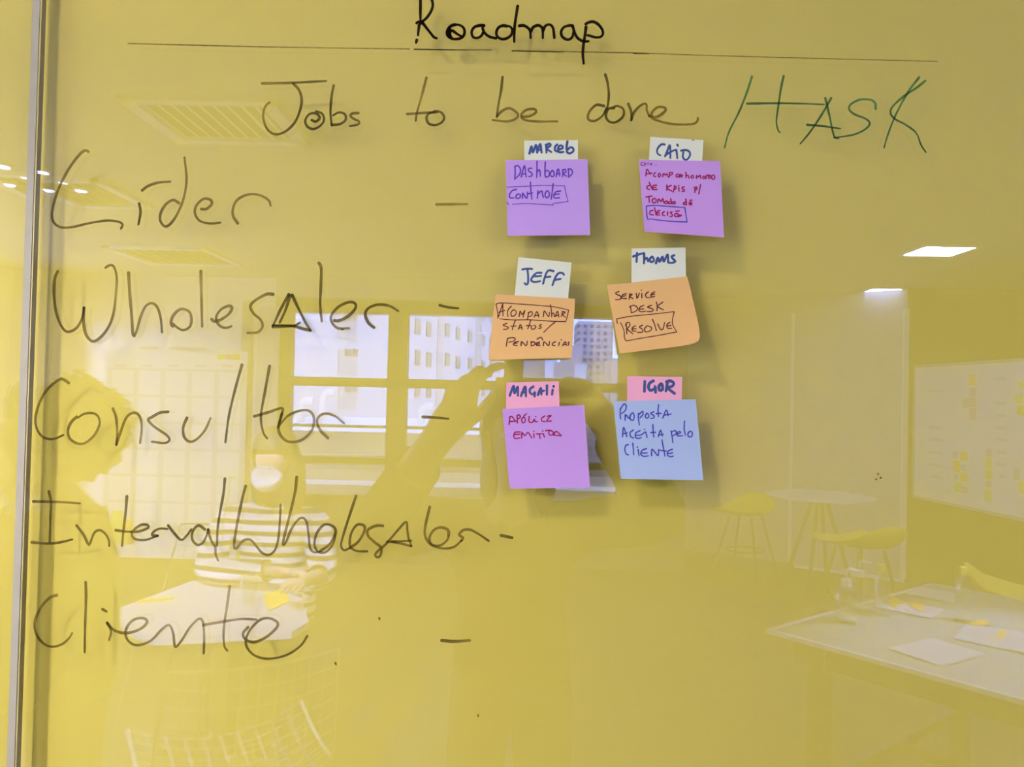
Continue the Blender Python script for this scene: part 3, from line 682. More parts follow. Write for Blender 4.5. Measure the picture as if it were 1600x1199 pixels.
pen(n, I_BLUE, c, 20, '195,582 190,680 197,748;190,602 250,517 285,550 267,620 212,665;270,680 267,772;267,740 285,690 330,742 345,690;385,652 347,700 352,758 395,765 410,700 385,652;475,662 477,760 490,840;477,682 540,632 545,680 502,730;605,662 582,710 605,738 640,710 625,672 605,662;715,637 667,660 718,700 710,733 665,740;790,527 782,620 787,713;752,667 830,660;855,733 910,612 940,698;872,690 985,672')
pen(n, I_BLUE, c, 20, '225,1028 245,882 295,1028;227,985 300,967;395,922 347,960 352,1020 400,1048;500,932 432,970 432,1038 480,1053 520,1040;432,1002 510,1000 580,952;590,952 610,1038;570,912;700,837 705,930 715,1033;667,962 745,957;785,1023 820,927 850,1018;792,1000 865,987;985,937 1000,1020 1012,1118;990,952 1050,932 1065,978 1012,1013;1085,985 1135,962 1110,942 1077,975 1092,1013 1165,1010;1195,782 1190,900 1207,1003;1280,942 1247,980 1262,1028 1308,1018 1315,960 1280,942')
c = (950, 640, 9.994)
pen(n, I_BLUE, c, 20, '320,552 280,562 262,630 287,700 320,708;388,527 395,620 400,708;470,627 485,723;458,590;600,612 532,640 512,700 560,733 630,725;522,682 610,680;680,723 690,622 780,723 790,627;842,477 865,600 890,728;802,637 910,652;1005,622 942,650 927,708 970,738 1020,730;937,692 1010,677')

# ================================================================== seen mirrored in the glass: furniture
TZ = 0.75
tA, tB, tC = level_spot(1198, 985, TZ), level_spot(1456, 912, TZ), level_spot(1600, 1106, TZ)
u1 = (tB - tA); u1.z = 0; LEN1 = u1.length; u1.normalize()
u2 = Vector((-u1.y, u1.x, 0));  u2 = u2 if u2.dot(tC - tA) > 0 else -u2
LEN2 = 1.75
def tp(a, b, z): p = tA + u1 * a + u2 * b; return Vector((p.x, p.y, z))
tab = thing('work_table', 'large grey topped table with pale edge holding bottles and papers', 'table', tp(LEN1 / 2, LEN2 / 2, 0))
mb = MB(); mb.prism([tp(0.012, 0.012, 0), tp(LEN1 - 0.012, 0.012, 0), tp(LEN1 - 0.012, LEN2 - 0.012, 0), tp(0.012, LEN2 - 0.012, 0)], TZ - 0.012, TZ - 0.0005); mb.build('tabletop', M_GREYTOP, tab)
mb = MB()
for a, b in (((0, 0), (LEN1, 0.016)), ((0, LEN2 - 0.016), (LEN1, LEN2)), ((0, 0), (0.016, LEN2)), ((LEN1 - 0.016, 0), (LEN1, LEN2))):
    mb.prism([tp(a[0], a[1], 0), tp(b[0], a[1], 0), tp(b[0], b[1], 0), tp(a[0], b[1], 0)], TZ - 0.013, TZ + 0.002)
mb.build('edge_band', M_TRIM, tab)
def tbar(a, b, w, z0, z1):
    k = MB(); k.slab(tp(*a, 0), tp(*b, 0), z0, z1, w); return k
for a, b in (((0.08, 0.08), (LEN1 - 0.08, 0.08)), ((0.08, LEN2 - 0.08), (LEN1 - 0.08, LEN2 - 0.08)), ((0.08, 0.08), (0.08, LEN2 - 0.08)), ((LEN1 - 0.08, 0.08), (LEN1 - 0.08, LEN2 - 0.08))):
    tbar(a, b, 0.03, TZ - 0.10, TZ - 0.0135).build('apron', M_BLACK, tab)
for a in (0.08, LEN1 - 0.08):
    for b in (0.16, LEN2 - 0.16):
        mb = MB(); mb.prism([tp(a - 0.03, b - 0.03, 0), tp(a + 0.03, b - 0.03, 0), tp(a + 0.03, b + 0.03, 0), tp(a - 0.03, b + 0.03, 0)], 0, TZ - 0.0135); mb.build('leg', M_BLACK, tab)
tbar((LEN1 / 2, 0.16), (LEN1 / 2, LEN2 - 0.16), 0.03, 0.22, 0.26).build('stretcher', M_BLACK, tab)
for b in (0.16, LEN2 - 0.16): tbar((0.08, b), (LEN1 - 0.08, b), 0.03, 0.22, 0.26).build('stretcher', M_BLACK, tab)

def sheet(label, pix, z, m=M_PAPER, name='paper_sheet', cat='paper', group='papers on the grey table', th=0.0012):
    P = [level_spot(x, y, z) for x, y in pix]
    mb = MB(); mb.prism(P, z, z + th)
    o = mb.build(name, m, None, origin=(sum(p.x for p in P) / len(P), sum(p.y for p in P) / len(P), z))
    return tag(o, label, cat, group)
tz = TZ + 0.003
sheet('blank white sheet on the grey table, nearest its long pale edge', [(1389, 1014), (1457, 998), (1541, 1023), (1472, 1043)], tz)
sheet('white sheet under orange notes at the near corner of the grey table', [(1366, 936), (1376, 934), (1477, 953), (1456, 967), (1370, 950)], tz)
sheet('white sheet beside the water bottle on the grey table', [(1416, 929), (1442, 919), (1493, 928), (1493, 944)], tz)
sheet('white sheet with orange tabs by the water bottle', [(1491, 999), (1512, 976), (1600, 989), (1580, 1018)], tz)
sheet('white sheet overlapping the tabbed sheet on the grey table', [(1580, 1016), (1596, 992), (1660, 1005), (1640, 1032)], tz + 0.0014)
NO = mat('saturated_orange_note', (0.85, 0.45, 0.03), rough=0.9); NL = mat('lilac_note', (0.60, 0.50, 0.58), rough=0.9); NG = mat('lime_note', (0.62, 0.70, 0.10), rough=0.9)
def tnote(label, pix, m, z, g='sticky notes on the grey table'): return sheet(label, pix, z, m, 'sticky_note', 'sticky note', g, th=0.002)
tnote('orange sticky note on the sheet at the table corner', [(1381, 941), (1397, 933), (1412, 943), (1398, 951)], NO, tz + 0.0016)
tnote('orange sticky note further along the sheet at the table corner', [(1418, 943), (1444, 946), (1445, 957), (1428, 951)], NO, tz + 0.0040)
tnote('lilac sticky note on the sheet at the table corner', [(1414, 953), (1428, 946), (1442, 957), (1430, 963)], NL, tz + 0.0016)
tnote('orange sticky pad at the head of the tabbed sheet', [(1517, 974), (1543, 970), (1546, 977), (1518, 979)], NO, tz + 0.0018)
tnote('small orange tab lying on the tabbed sheet', [(1558, 996), (1567, 984), (1574, 989), (1562, 1003)], NO, tz + 0.0018)

def bottle(px, py, label, prof, cap, capm, fill=None, pump=False, name='bottle'):
    p = level_spot(px, py, TZ); z = TZ + 0.003
    t = thing(name, label, 'bottle', (p.x, p.y, z), group='bottles on the grey table')
    mb = MB(); mb.lathe([(r, z + h) for r, h in prof], (p.x, p.y, 0), 20); mb.build('body', M_CLEAR, t, smooth=True)
    top = z + prof[-1][1]
    if fill:
        mb = MB(); mb.lathe([(r - 0.003, z + h + 0.002) for r, h in prof if h <= fill], (p.x, p.y, 0), 20); mb.build('contents', M_GEL, t, smooth=True)
    mb = MB(); mb.lathe([(cap, top - 0.012), (cap, top + 0.014), (cap * 0.8, top + 0.016)], (p.x, p.y, 0), 16)
    if pump:
        mb.tube([(p.x, p.y, top), (p.x, p.y, top + 0.045), (p.x + 0.012, p.y + 0.004, top + 0.052), (p.x + 0.040, p.y + 0.014, top + 0.046)], [0.005, 0.005, 0.008, 0.004], 10)
    mb.build('pump' if pump else 'cap', capm, t)
GELB = [(0.001, 0), (0.040, 0.0), (0.042, 0.01), (0.042, 0.095), (0.036, 0.115), (0.014, 0.13), (0.014, 0.14)]
bottle(1322, 972, 'clear gel bottle with white pump at the near end of the grey table', GELB, 0.017, M_TRIM, 0.07, True, 'pump_bottle')
bottle(1343, 955, 'clear bottle with white pump standing behind the gel bottle', GELB, 0.017, M_TRIM, 0.03, True, 'pump_bottle')
bottle(1507, 972, 'clear water bottle with yellow cap on the grey table', [(0.001, 0), (0.030, 0), (0.032, 0.01), (0.032, 0.06), (0.029, 0.07), (0.032, 0.08), (0.031, 0.125), (0.018, 0.165), (0.012, 0.175), (0.012, 0.185)], 0.015, M_YSEAT, 0.03, False, 'water_bottle')
bottle(1377, 962, 'slim clear bottle with yellow cap behind the pump bottles', [(0.001, 0), (0.026, 0), (0.027, 0.01), (0.027, 0.12), (0.014, 0.16), (0.011, 0.175)], 0.013, M_YSEAT, None, False, 'water_bottle')

# side table on three splayed legs
q = room_spot(1281, 773, 6.4); hz = q.z
st = thing('side_table', 'white topped table on dark splayed legs before the pale partition', 'table', (q.x, q.y, 0))
mb = MB(); mb.prism([(q.x + 0.41 * math.cos(a), q.y + 0.41 * math.sin(a)) for a in [math.radians(20 + 60 * k) for k in range(6)]], hz - 0.025, hz); mb.build('tabletop', M_TRIM, st)
mb = MB(); mb.lathe([(0.08, hz - 0.06), (0.08, hz - 0.025)], (q.x, q.y, 0), 16); mb.build('hub', M_BLACK, st)
for k in range(4):
    a = math.radians(35 + 90 * k); mb = MB(); mb.tube([(q.x + 0.05 * math.cos(a), q.y + 0.05 * math.sin(a), hz - 0.03), (q.x + 0.30 * math.cos(a), q.y + 0.30 * math.sin(a), 0.0)], 0.016); mb.build('leg', M_BLACK, st)
P = [room_spot(1326, 771, 6.5), room_spot(1352, 772, 6.5)]
mb = MB(); mb.box((P[0].x, P[0].y - 0.03, hz + 0.001), (P[1].x, P[0].y + 0.03, hz + 0.012)); tag(mb.build('notebook', M_WINMID, None, origin=(P[0].x, P[0].y, hz)), 'grey notebook on the white topped side table', 'notebook')

def shell_chair(c, sz, rz, label, seatm=M_YSEAT):
    t = thing('shell_chair', label, 'chair', (c.x, c.y, 0), 0.0, 'yellow shell chairs')
    R = Matrix.Rotation(rz, 3, 'Z')
    def w(x, y, z): return Vector((c.x, c.y, 0)) + R @ Vector((x, y, z))
    mb = MB(); n = 12; m_ = 10; G = []
    for j in range(m_ + 1):
        v = j / m_; row = []
        for i in range(n + 1):
            s_ = (i / n - 0.5) * 2
            wd = 0.23 * (1 - 0.25 * v * v)
            if v < 0.6: y = 0.22 - 0.42 * (v / 0.6); z = sz - 0.025 * math.sin(v / 0.6 * 3.1) + 0.02 * (v < 0.05)
            else: k = (v - 0.6) / 0.4; y = -0.20 - 0.07 * k; z = sz + 0.15 * k ** 1.3 * (1 - 0.6 * s_ * s_) - 0.05 * k * s_ * s_
            z += 0.06 * s_ * s_ * (0.4 + v); 
            row.append(mb.bm.verts.new(w(s_ * wd, y + 0.05 * s_ * s_ * v, z)))
        G.append(row)
    for j in range(m_):
        for i in range(n): mb.bm.faces.new((G[j][i], G[j][i + 1], G[j + 1][i + 1], G[j + 1][i]))
    o = mb.build('seat_shell', seatm, t, smooth=True); sd = o.modifiers.new('t', 'SOLIDIFY'); sd.thickness = 0.008; sd.offset = -1
    for x, y in ((-1, 1), (1, 1), (-1, -1), (1, -1)):
        mb = MB(); mb.tube([w(x * 0.10, y * 0.10, sz - 0.03), w(x * 0.22, y * 0.22, 0.0)], 0.011); mb.build('leg', M_BLACK, t)
    mb = MB(); mb.tube([w(0.16 * math.cos(a), 0.16 * math.sin(a), sz * 0.45) for a in [k * math.pi / 6 for k in range(12)]], 0.007, closed=True); mb.build('stretcher', M_BLACK, t)
shell_chair(room_spot(1344, 850, 5.2), 0.66, math.radians(160), 'yellow shell chair standing before the side table')
shell_chair(room_spot(1165, 815, 7.0), 0.60, math.radians(40), 'yellow shell chair behind the side table by the pale partition')
shell_chair(room_spot(1598, 925, 4.3), 0.55, math.radians(-60), 'yellow shell chair at the far end of the grey table')

# rolling whiteboard
wa, wb2 = room_spot(1430, 573, 7.0), room_spot(1600, 563, 5.7)
d = Vector((wb2.x - wa.x, wb2.y - wa.y, 0)).normalized(); wn = Vector((d.y, -d.x, 0)); wn = wn if wn.x < 0 else -wn
wz1 = wa.z; wz0 = room_spot(1430, 776, 7.0).z; WL = 2.9
wbd = thing('whiteboard', 'large white marker board with coloured sticky notes on the dark wall side', 'whiteboard', (wa + d * WL / 2).to_tuple()[:2] + (0,))
mb = MB(); mb.slab(wa - wn * 0.01, wa + d * WL - wn * 0.01, wz0, wz1, 0.018); mb.build('writing_surface', M_BOARD, wbd)
mb = MB()
for z in (wz0 - 0.012, wz1 - 0.012): mb.slab(wa - d * 0.012 - wn * 0.008, wa + d * (WL + 0.012) - wn * 0.008, z, z + 0.024, 0.028)
for k in (0, WL): mb.slab(wa + d * (k - 0.012) - wn * 0.008, wa + d * (k + 0.012) - wn * 0.008, wz0, wz1, 0.028)
mb.build('frame', M_ALU, wbd)
for k in (0.5, WL - 0.3):
    p = wa + d * k - wn * 0.05
    mb = MB(); mb.tube([(p.x, p.y, 0.05), (p.x, p.y, wz1 - 0.1)], 0.018); mb.build('post', M_BLACK, wbd)
    mb = MB(); a = p - wn * 0.3; b = p + wn * 0.3; mb.tube([(a.x, a.y, 0.03), (p.x, p.y, 0.06), (b.x, b.y, 0.03)], 0.02); mb.build('foot', M_BLACK, wbd)
def on_wb(px, py):
    D = Vector(ray(px, py)); D.y = -D.y; o = Vector((CAM.x, -CAM.y, CAM.z))  # mirrored viewer
    t = (wa - o).dot(wn) / D.dot(wn)
    return o + D * t
rnd = random.Random(3)
for r in range(9):
    for (px0, wd) in ((1447, 26), (1553, 20)):
        if rnd.random() < 0.25: continue
        a, b = on_wb(px0 + rnd.random() * 8, 592 + r * 19), on_wb(px0 + wd, 592 + r * 19)
        mb = MB(); mb.slab(a + wn * 0.001, Vector((b.x, b.y, a.z)) + wn * 0.001, a.z - 0.012, a.z + 0.010, 0.001); mb.build('scribble', M_SCRIBBLE, wbd)
NP = mat('rose_note', (0.66, 0.42, 0.40), rough=0.9); NY = mat('amber_note', (0.85, 0.55, 0.05), rough=0.9); NV = mat('grey_lilac_note', (0.58, 0.54, 0.60), rough=0.9)
WBN = [('amber note heading the first column', NY, 1520, 594, 10, 17), ('rose note, second in the first column', NP, 1521, 613, 10, 15), ('rose note, third in the first column', NP, 1521, 629, 10, 15),
       ('rose note stuck out beside the first column', NP, 1511, 630, 11, 15), ('rose note ending the first column', NP, 1521, 647, 10, 18),
       ('amber note heading the lower cluster', NY, 1507, 713, 11, 15), ('lilac note beside the lower cluster head', NV, 1494, 711, 10, 11), ('amber note below the lilac one', NY, 1496, 729, 10, 17),
       ('pale note inside the lower cluster', NV, 1506, 731, 8, 10), ('lilac note inside the lower cluster', NV, 1495, 746, 8, 10), ('amber note low in the cluster', NY, 1507, 746, 10, 14),
       ('lime note at the foot of the cluster', NG, 1498, 762, 10, 16), ('rose note at the foot of the cluster', NP, 1508, 766, 9, 10),
       ('rose note heading the lime column', NP, 1546, 708, 9, 12), ('lime note, second in its column', NG, 1546, 724, 10, 17), ('lime note, third in its column', NG, 1546, 742, 10, 15), ('rose note within the lime column', NP, 1546, 757, 9, 10), ('lime note ending its column', NG, 1545, 775, 10, 19),
       ('amber note at the far column', NY, 1597, 601, 10, 9), ('lime note at the far column', NG, 1593, 623, 12, 14), ('deep amber note at the far column', NY, 1597, 642, 12, 15), ('rose note low in the far column', NP, 1590, 741, 9, 18), ('amber note ending the far column', NY, 1598, 762, 10, 18)]
for lb, m, px, py, w_, h_ in WBN:
    a, b = on_wb(px - w_ / 2, py), on_wb(px + w_ / 2, py)
    zz = on_wb(px, py - h_ / 2).z, on_wb(px, py + h_ / 2).z
    mb = MB(); mb.slab(a + wn * 0.002, Vector((b.x, b.y, 0)) + wn * 0.002, zz[1], zz[0], 0.002)
    tag(mb.build('sticky_note', m, None, origin=((a.x + b.x) / 2, (a.y + b.y) / 2, zz[1])), lb + ' on the framed whiteboard', 'sticky note', 'sticky notes on the whiteboard')

# planning sheet on the window wall
def wallrect(name, x0, y0, x1, y1, D, m, th, parent=None, pre=0.0):
    a, b = room_spot(x0, y0, D), room_spot(x1, y1, D)
    yy = a.y + pre
    k = MB(); k.box((a.x, yy - th, b.z), (b.x, yy, a.z)); return k.build(name, m, parent)
ww = thing('whiteboard', 'plain white board covering the bright end of the window wall', 'whiteboard', room_spot(215, 850, 7.26))
wallrect('writing_surface', 66, 470, 381, 880, 7.29, M_BOARD, 0.02, ww, 0.012)
wallrect('frame', 380, 470, 384, 880, 7.29, M_ALU, 0.025, ww, 0.015)
ps = thing('planning_sheet', 'big gridded white planning sheet hung on the plain white board', 'poster', room_spot(272, 835, 7.25))
wallrect('sheet', 165, 545, 379, 835, 7.25, M_PAPER, 0.004, ps)
for k in range(6): wallrect('grid_line', 166.9 + k * 42, 578, 167.4 + k * 42, 830, 7.25, M_SCRIBBLE, 0.001, ps, 0.002)
for k in range(7): wallrect('grid_line', 166, 578 + k * 41.5, 378, 578.5 + k * 41.5, 7.25, M_SCRIBBLE, 0.001, ps, 0.0025)
for x0, x1, y in ((218, 246, 544), (264, 322, 545)): wallrect('scribble', x0, y - 3, x1, y + 3, 7.24, M_WINMID, 0.001, ps)
for k in range(5): wallrect('scribble', 178 + k * 42, 570, 196 + k * 42, 574, 7.245, M_WINMID, 0.001, ps)
for lb, m, x0, x1, y0, y1 in (('lime tab at the top of the planning sheet', NG, 339, 349, 554, 562), ('rose tab at the top of the planning sheet', NP, 351, 361, 554, 562), ('orange tab at the top of the planning sheet', NO, 362, 374, 554, 562), ('orange note low on the planning sheet', NO, 190, 205, 812, 850), ('lime note low on the planning sheet', NG, 174, 189, 798, 850)):
    a, b = room_spot(x0, y0, 7.24), room_spot(x1, y1, 7.24)
    mb = MB(); mb.box((a.x, a.y - 0.003, b.z), (b.x, a.y, a.z)); tag(mb.build('sticky_note', m, None, origin=(a.x, a.y, b.z)), lb, 'sticky note', 'tabs on the planning sheet')
wallrect('trim_4', 405, 480, 428, 880, 7.29, M_WINMID, 0.02, None, 0.03)['kind'] = 'structure'

# small white table with papers
RT = 0.74
poly = [level_spot(x, y, RT) for x, y in ((175, 955), (300, 908), (404, 906), (470, 935), (482, 972), (455, 988), (240, 998), (205, 985))]
cx = sum(p.x for p in poly) / len(poly); cy = sum(p.y for p in poly) / len(poly)
rt = thing('meeting_table', 'small white table strewn with papers and coloured notes', 'table', (cx, cy, 0))
mb = MB(); mb.prism(poly, RT - 0.025, RT); mb.build('tabletop', M_TRIM, rt)
mb = MB(); mb.lathe([(0.26, 0.0), (0.26, 0.012), (0.03, 0.03), (0.03, RT - 0.03), (0.12, RT - 0.026)], (cx, cy, 0), 24); mb.build('pedestal', M_ALU, rt)
g = 'papers on the small white table'
sheet('white sheet nearest the edge of the small white table', [(214, 968), (252, 935), (330, 932), (318, 968)], RT + 0.001, group=g)
sheet('crumpled white sheet in the middle of the small white table', [(335, 955), (372, 918), (420, 930), (400, 962)], RT + 0.001, group=g)
g = 'notes on the small white table'
MP = mat('coral_disc', (0.80, 0.30, 0.30), rough=0.7)
c0 = level_spot(357, 912, RT); c0.z = RT
mb = MB(); mb.lathe([(0.05, RT + 0.001), (0.05, RT + 0.012), (0.045, RT + 0.014)], (c0.x, c0.y, 0), 20); tag(mb.build('coaster', MP, None, origin=c0), 'round coral pink coaster on the small white table', 'coaster')
tnote('lilac sticky note on the small white table', [(416, 912), (438, 905), (452, 915), (425, 926)], NL, RT + 0.003, g)
tnote('orange sticky note on the small white table', [(398, 900), (412, 896), (420, 905), (405, 911)], NO, RT + 0.003, g)
tnote('amber sticky pad on the small white table', [(410, 930), (445, 922), (452, 940), (420, 955)], NY, RT + 0.003, g)
tnote('rose sticky note at the far edge of the small white table', [(472, 928), (486, 934), (482, 940), (470, 937)], NP, RT + 0.003, g)
gl = level_spot(388, 945, RT); t = thing('drinking_glass', 'clear drinking glass on the small white table', 'glass', (gl.x, gl.y, RT))
mb = MB(); mb.lathe([(0.024, RT + 0.001), (0.034, RT + 0.11), (0.031, RT + 0.11), (0.022, RT + 0.006)], (gl.x, gl.y, 0), 20); mb.build('body', M_CLEAR, t, smooth=True)
pn = [level_spot(214, 941, RT + 0.012), level_spot(270, 935, RT + 0.012)]
mb = MB(); mb.tube(pn, 0.006); tag(mb.build('pen', M_YSEAT, None), 'thin yellow pen lying on the small white table', 'pen')

def wire_chair(c, sz, rz, label, m):
    t = thing('wire_chair', label, 'chair', (c.x, c.y, 0), 0, 'wire mesh chairs')
    R = Matrix.Rotation(rz, 3, 'Z')
    def w(x, y, z): return Vector((c.x, c.y, 0)) + R @ Vector((x, y, z))
    def surf(s_, v):
        wd = 0.27 - 0.05 * v
        if v < 0.5: y = 0.24 - 0.46 * v / 0.5; z = sz - 0.02 * math.sin(v * 6.28)
        else: k = (v - 0.5) / 0.5; y = -0.22 - 0.12 * k; z = sz + 0.40 * k * (1 - 0.12 * s_ * s_)
        return w(s_ * wd, y + 0.05 * s_ * s_, z + 0.05 * s_ * s_)
    mb = MB()
    for i in range(11): mb.tube([surf(i / 5 - 1, v / 14) for v in range(15)], 0.0017, 5)
    for j in range(15): mb.tube([surf(i / 5 - 1, j / 14) for i in range(11)], 0.0017, 5)
    mb.build('mesh_shell', m, t)
    mb = MB(); mb.tube([surf(-1, v / 14) for v in range(15)] + [surf(i / 5 - 1, 1) for i in range(1, 11)] + [surf(1, 1 - v / 14) for v in range(1, 15)], 0.0045, 8); mb.build('rim', m, t)
    for x in (-1, 1):
        for y in (-1, 1):
            mb = MB(); mb.tube([w(x * 0.15, y * 0.15, sz - 0.02), w(x * 0.22, y * 0.20, 0)], 0.007); mb.build('leg', m, t)
M_WIRE = mat('grey_wire', (0.16, 0.16, 0.15), rough=0.4, metal=0.3); M_WIREW = mat('white_wire', (0.34, 0.33, 0.31), rough=0.5)
wire_chair(room_spot(292, 930, 3.75), 0.46, math.radians(8), 'grey wire chair whose curved back shows behind the small white table', M_WIRE)
wire_chair(room_spot(365, 1175, 2.35), 0.44, math.radians(150), 'white wire chair pulled out before the small white table', M_WIREW)

# ================================================================== people
def skin_body(name, nodes, edges, m, parent, root, sub=2):
    keys = list(nodes); bm = bmesh.new()
    me = bpy.data.meshes.new(name)
    inv = chain(parent).inverted()
    me.from_pydata([inv @ Vector(nodes[k][0]) for k in keys], [(keys.index(a), keys.index(b)) for a, b in edges], [])
    bm.free()
    o = bpy.data.objects.new(name, me); C.objects.link(o); o.parent = parent
    md = o.modifiers.new('skin', 'SKIN'); md.use_smooth_shade = True; md.branch_smoothing = 0.3
    for i, k in enumerate(keys):
        r = nodes[k][1]; sv = me.skin_vertices[0].data[i]
        sv.radius = r if isinstance(r, tuple) else (r, r)
        sv.use_root = (k == root); sv.use_loose = False
    ss = o.modifiers.new('sub', 'SUBSURF'); ss.levels = sub; ss.render_levels = sub
    me.materials.append(m)
    # bake the grown surface so that the figure is one plain mesh
    dg = bpy.context.evaluated_depsgraph_get(); dg.update()
    new = bpy.data.meshes.new_from_object(o.evaluated_get(dg)); new.name = name
    o.modifiers.clear(); o.data = new
    for p in new.polygons: p.use_smooth = True
    if not new.materials: new.materials.append(m)
    return o

def garment(name, body, m, parent, keep, off):
    """clothing that follows the body: the covered part of its surface, let out along the normals and given thickness"""
    me = body.data.copy(); me.name = name; me.materials.clear(); me.materials.append(m)
    bm = bmesh.new(); bm.from_mesh(me)
    M = chain(body)
    bmesh.ops.delete(bm, geom=[v for v in bm.verts if not keep(M @ v.co)], context='VERTS')
    bm.normal_update()
    for v in bm.verts: v.co += v.normal * off
    for _ in range(2): bmesh.ops.smooth_vert(bm, verts=[v for v in bm.verts if not v.is_boundary], factor=0.4, use_axis_x=True, use_axis_y=True, use_axis_z=True)
    bm.to_mesh(me); bm.free()
    o = bpy.data.objects.new(name, me); C.objects.link(o); o.parent = parent
    sd_ = o.modifiers.new('cloth', 'SOLIDIFY'); sd_.thickness = 0.004; sd_.offset = 1.0
    return o

def near_seg(p, a, b, r):
    t = max(0.0, min(1.0, (p - a).dot(b - a) / (b - a).length_squared))
    return (p - a.lerp(b, t)).length < r

def along(p, a, b): return (p - a).dot(b - a) / (b - a).length_squared

def blob(name, c, rad, m, parent, amp=0.0, freq=6.0, cut=None, seg=28, shape=None, rot=None):
    mb = MB(); r = bmesh.ops.create_uvsphere(mb.bm, u_segments=seg, v_segments=seg * 2 // 3, radius=1.0)
    for v in mb.bm.verts:
        q = v.co.copy()
        k = 1 + amp * noise.noise(q * freq)
        if shape: q = shape(q)
        q = Vector((q.x * rad[0], q.y * rad[1], q.z * rad[2])) * k
        if rot: q = rot @ q
        v.co = Vector(c) + q
    if cut:
        bad = [v for v in mb.bm.verts if cut(v.co)]
        bmesh.ops.delete(mb.bm, geom=bad, context='VERTS')
    return mb.build(name, m, parent, smooth=True)

def hand_nodes(N, E, side, wrist, palm, tips, thumb, kn, r=0.0085, pr=0.030):
    """kn: four knuckles; tips: four (middle joint, tip) pairs; thumb: (base, joint, tip)"""
    N[side + 'palm'] = (palm, (pr, pr * 0.62)); E.append((wrist, side + 'palm'))
    for i in range(4):
        a = side + 'k%d' % i; b = side + 'm%d' % i; c = side + 't%d' % i
        N[a] = (kn[i], 0.0105); N[b] = (tips[i][0], r); N[c] = (tips[i][1], r * 0.82)
        E += [(side + 'palm', a), (a, b), (b, c)]
    for i, p in enumerate(thumb):
        N[side + 'th%d' % i] = (p, 0.0125 - 0.002 * i)
    E += [(side + 'palm', side + 'th0'), (side + 'th0', side + 'th1'), (side + 'th1', side + 'th2')]

def relaxed_hand(N, E, side, wrist_key, wrist, dirv, across, norm):
    """loosely curled hand along dirv; across points towards the thumb"""
    palm = wrist + dirv * 0.055
    kn = [wrist + dirv * 0.095 + across * (0.030 - 0.020 * i) for i in range(4)]
    ln = (0.040, 0.045, 0.042, 0.034)
    tips = []
    for i in range(4):
        m_ = kn[i] + dirv * ln[i] + norm * 0.010
        tips.append((m_, m_ + dirv * ln[i] * 0.6 + norm * 0.022))
    th = [wrist + dirv * 0.030 + across * 0.034, wrist + dirv * 0.062 + across * 0.054 + norm * 0.008, wrist + dirv * 0.088 + across * 0.054 + norm * 0.020]
    hand_nodes(N, E, side, wrist_key, palm, tips, th, kn)

def head_nodes(N, E, neck, c, f, up, s=1.0):
    """head centre c, facing f"""
    sd = f.cross(up).normalized()
    N['chin'] = (c - up * 0.075 * s + f * 0.030 * s, (0.050 * s, 0.055 * s)); N['skull'] = (c + up * 0.005 * s, (0.078 * s, 0.092 * s)); N['crown'] = (c + up * 0.075 * s - f * 0.008, (0.066 * s, 0.076 * s))
    E += [(neck, 'chin'), ('chin', 'skull'), ('skull', 'crown')]
    return sd

def add_face(o_parent, c, f, up, sd, s=1.0):
    eye_m = mat('eye_white', (0.8, 0.8, 0.78), rough=0.2); iris = mat('dark_iris', (0.02, 0.012, 0.008), rough=0.2); lip = mat('lips', (0.36, 0.13, 0.11), rough=0.5)
    R = Matrix((sd, f, up)).transposed()
    blob('nose', c + f * 0.094 * s - up * 0.022 * s, (0.014 * s, 0.018 * s, 0.024 * s), M_SKIN, o_parent, rot=R)
    for k in (-1, 1):
        e = blob('eye', c + f * 0.068 * s + sd * 0.030 * k * s + up * 0.008 * s, (0.012 * s, 0.011 * s, 0.007 * s), eye_m, o_parent, rot=R)
        blob('iris', c + f * 0.078 * s + sd * 0.030 * k * s + up * 0.008 * s, (0.005 * s, 0.003 * s, 0.005 * s), iris, e, rot=R)
        blob('ear', c + sd * 0.080 * k * s - up * 0.01 * s - f * 0.005, (0.012 * s, 0.022 * s, 0.032 * s), M_SKIN, o_parent, rot=R)
    blob('mouth', c + f * 0.080 * s - up * 0.060 * s, (0.024 * s, 0.008 * s, 0.008 * s), lip, o_parent, rot=R)

V = Vector
# --- the person photographing the board
def r_(px, py, D): return room_spot(px, py, D)
pf = thing('person', 'person in dark clothes raising a phone with both hands to photograph the board', 'person', (-0.03, -1.28, 0))
hc = V((-0.02, -1.20, 1.445)); f = V((0, 1, 0.12)).normalized(); up = V((0, -0.12, 1)).normalized()
N, E = {}, []
N['pelvis'] = ((-0.03, -1.30, 0.86), (0.145, 0.10)); N['waist'] = ((-0.03, -1.29, 1.00), (0.125, 0.09)); N['chest'] = ((-0.03, -1.28, 1.15), (0.15, 0.10)); N['neck'] = ((-0.025, -1.25, 1.31), 0.050)
E += [('pelvis', 'waist'), ('waist', 'chest'), ('chest', 'neck')]
sd = head_nodes(N, E, 'neck', hc, f, up)
lw, le, ls = r_(672, 700, 1.53), r_(572, 846, 1.72), V((-0.21, -1.27, 1.235))
rw, re_, rs = r_(948, 660, 1.53), r_(1040, 810, 1.74), V((0.15, -1.27, 1.235))
for s_, wv, ev, sv in (('l', lw, le, ls), ('r', rw, re_, rs)):
    N[s_ + 'sh'] = (sv, 0.058); N[s_ + 'el'] = (ev, 0.046); N[s_ + 'fo'] = (ev.lerp(wv, 0.4), 0.046); N[s_ + 'wr'] = (wv, 0.034)
    E += [('chest', s_ + 'sh'), (s_ + 'sh', s_ + 'el'), (s_ + 'el', s_ + 'fo'), (s_ + 'fo', s_ + 'wr')]
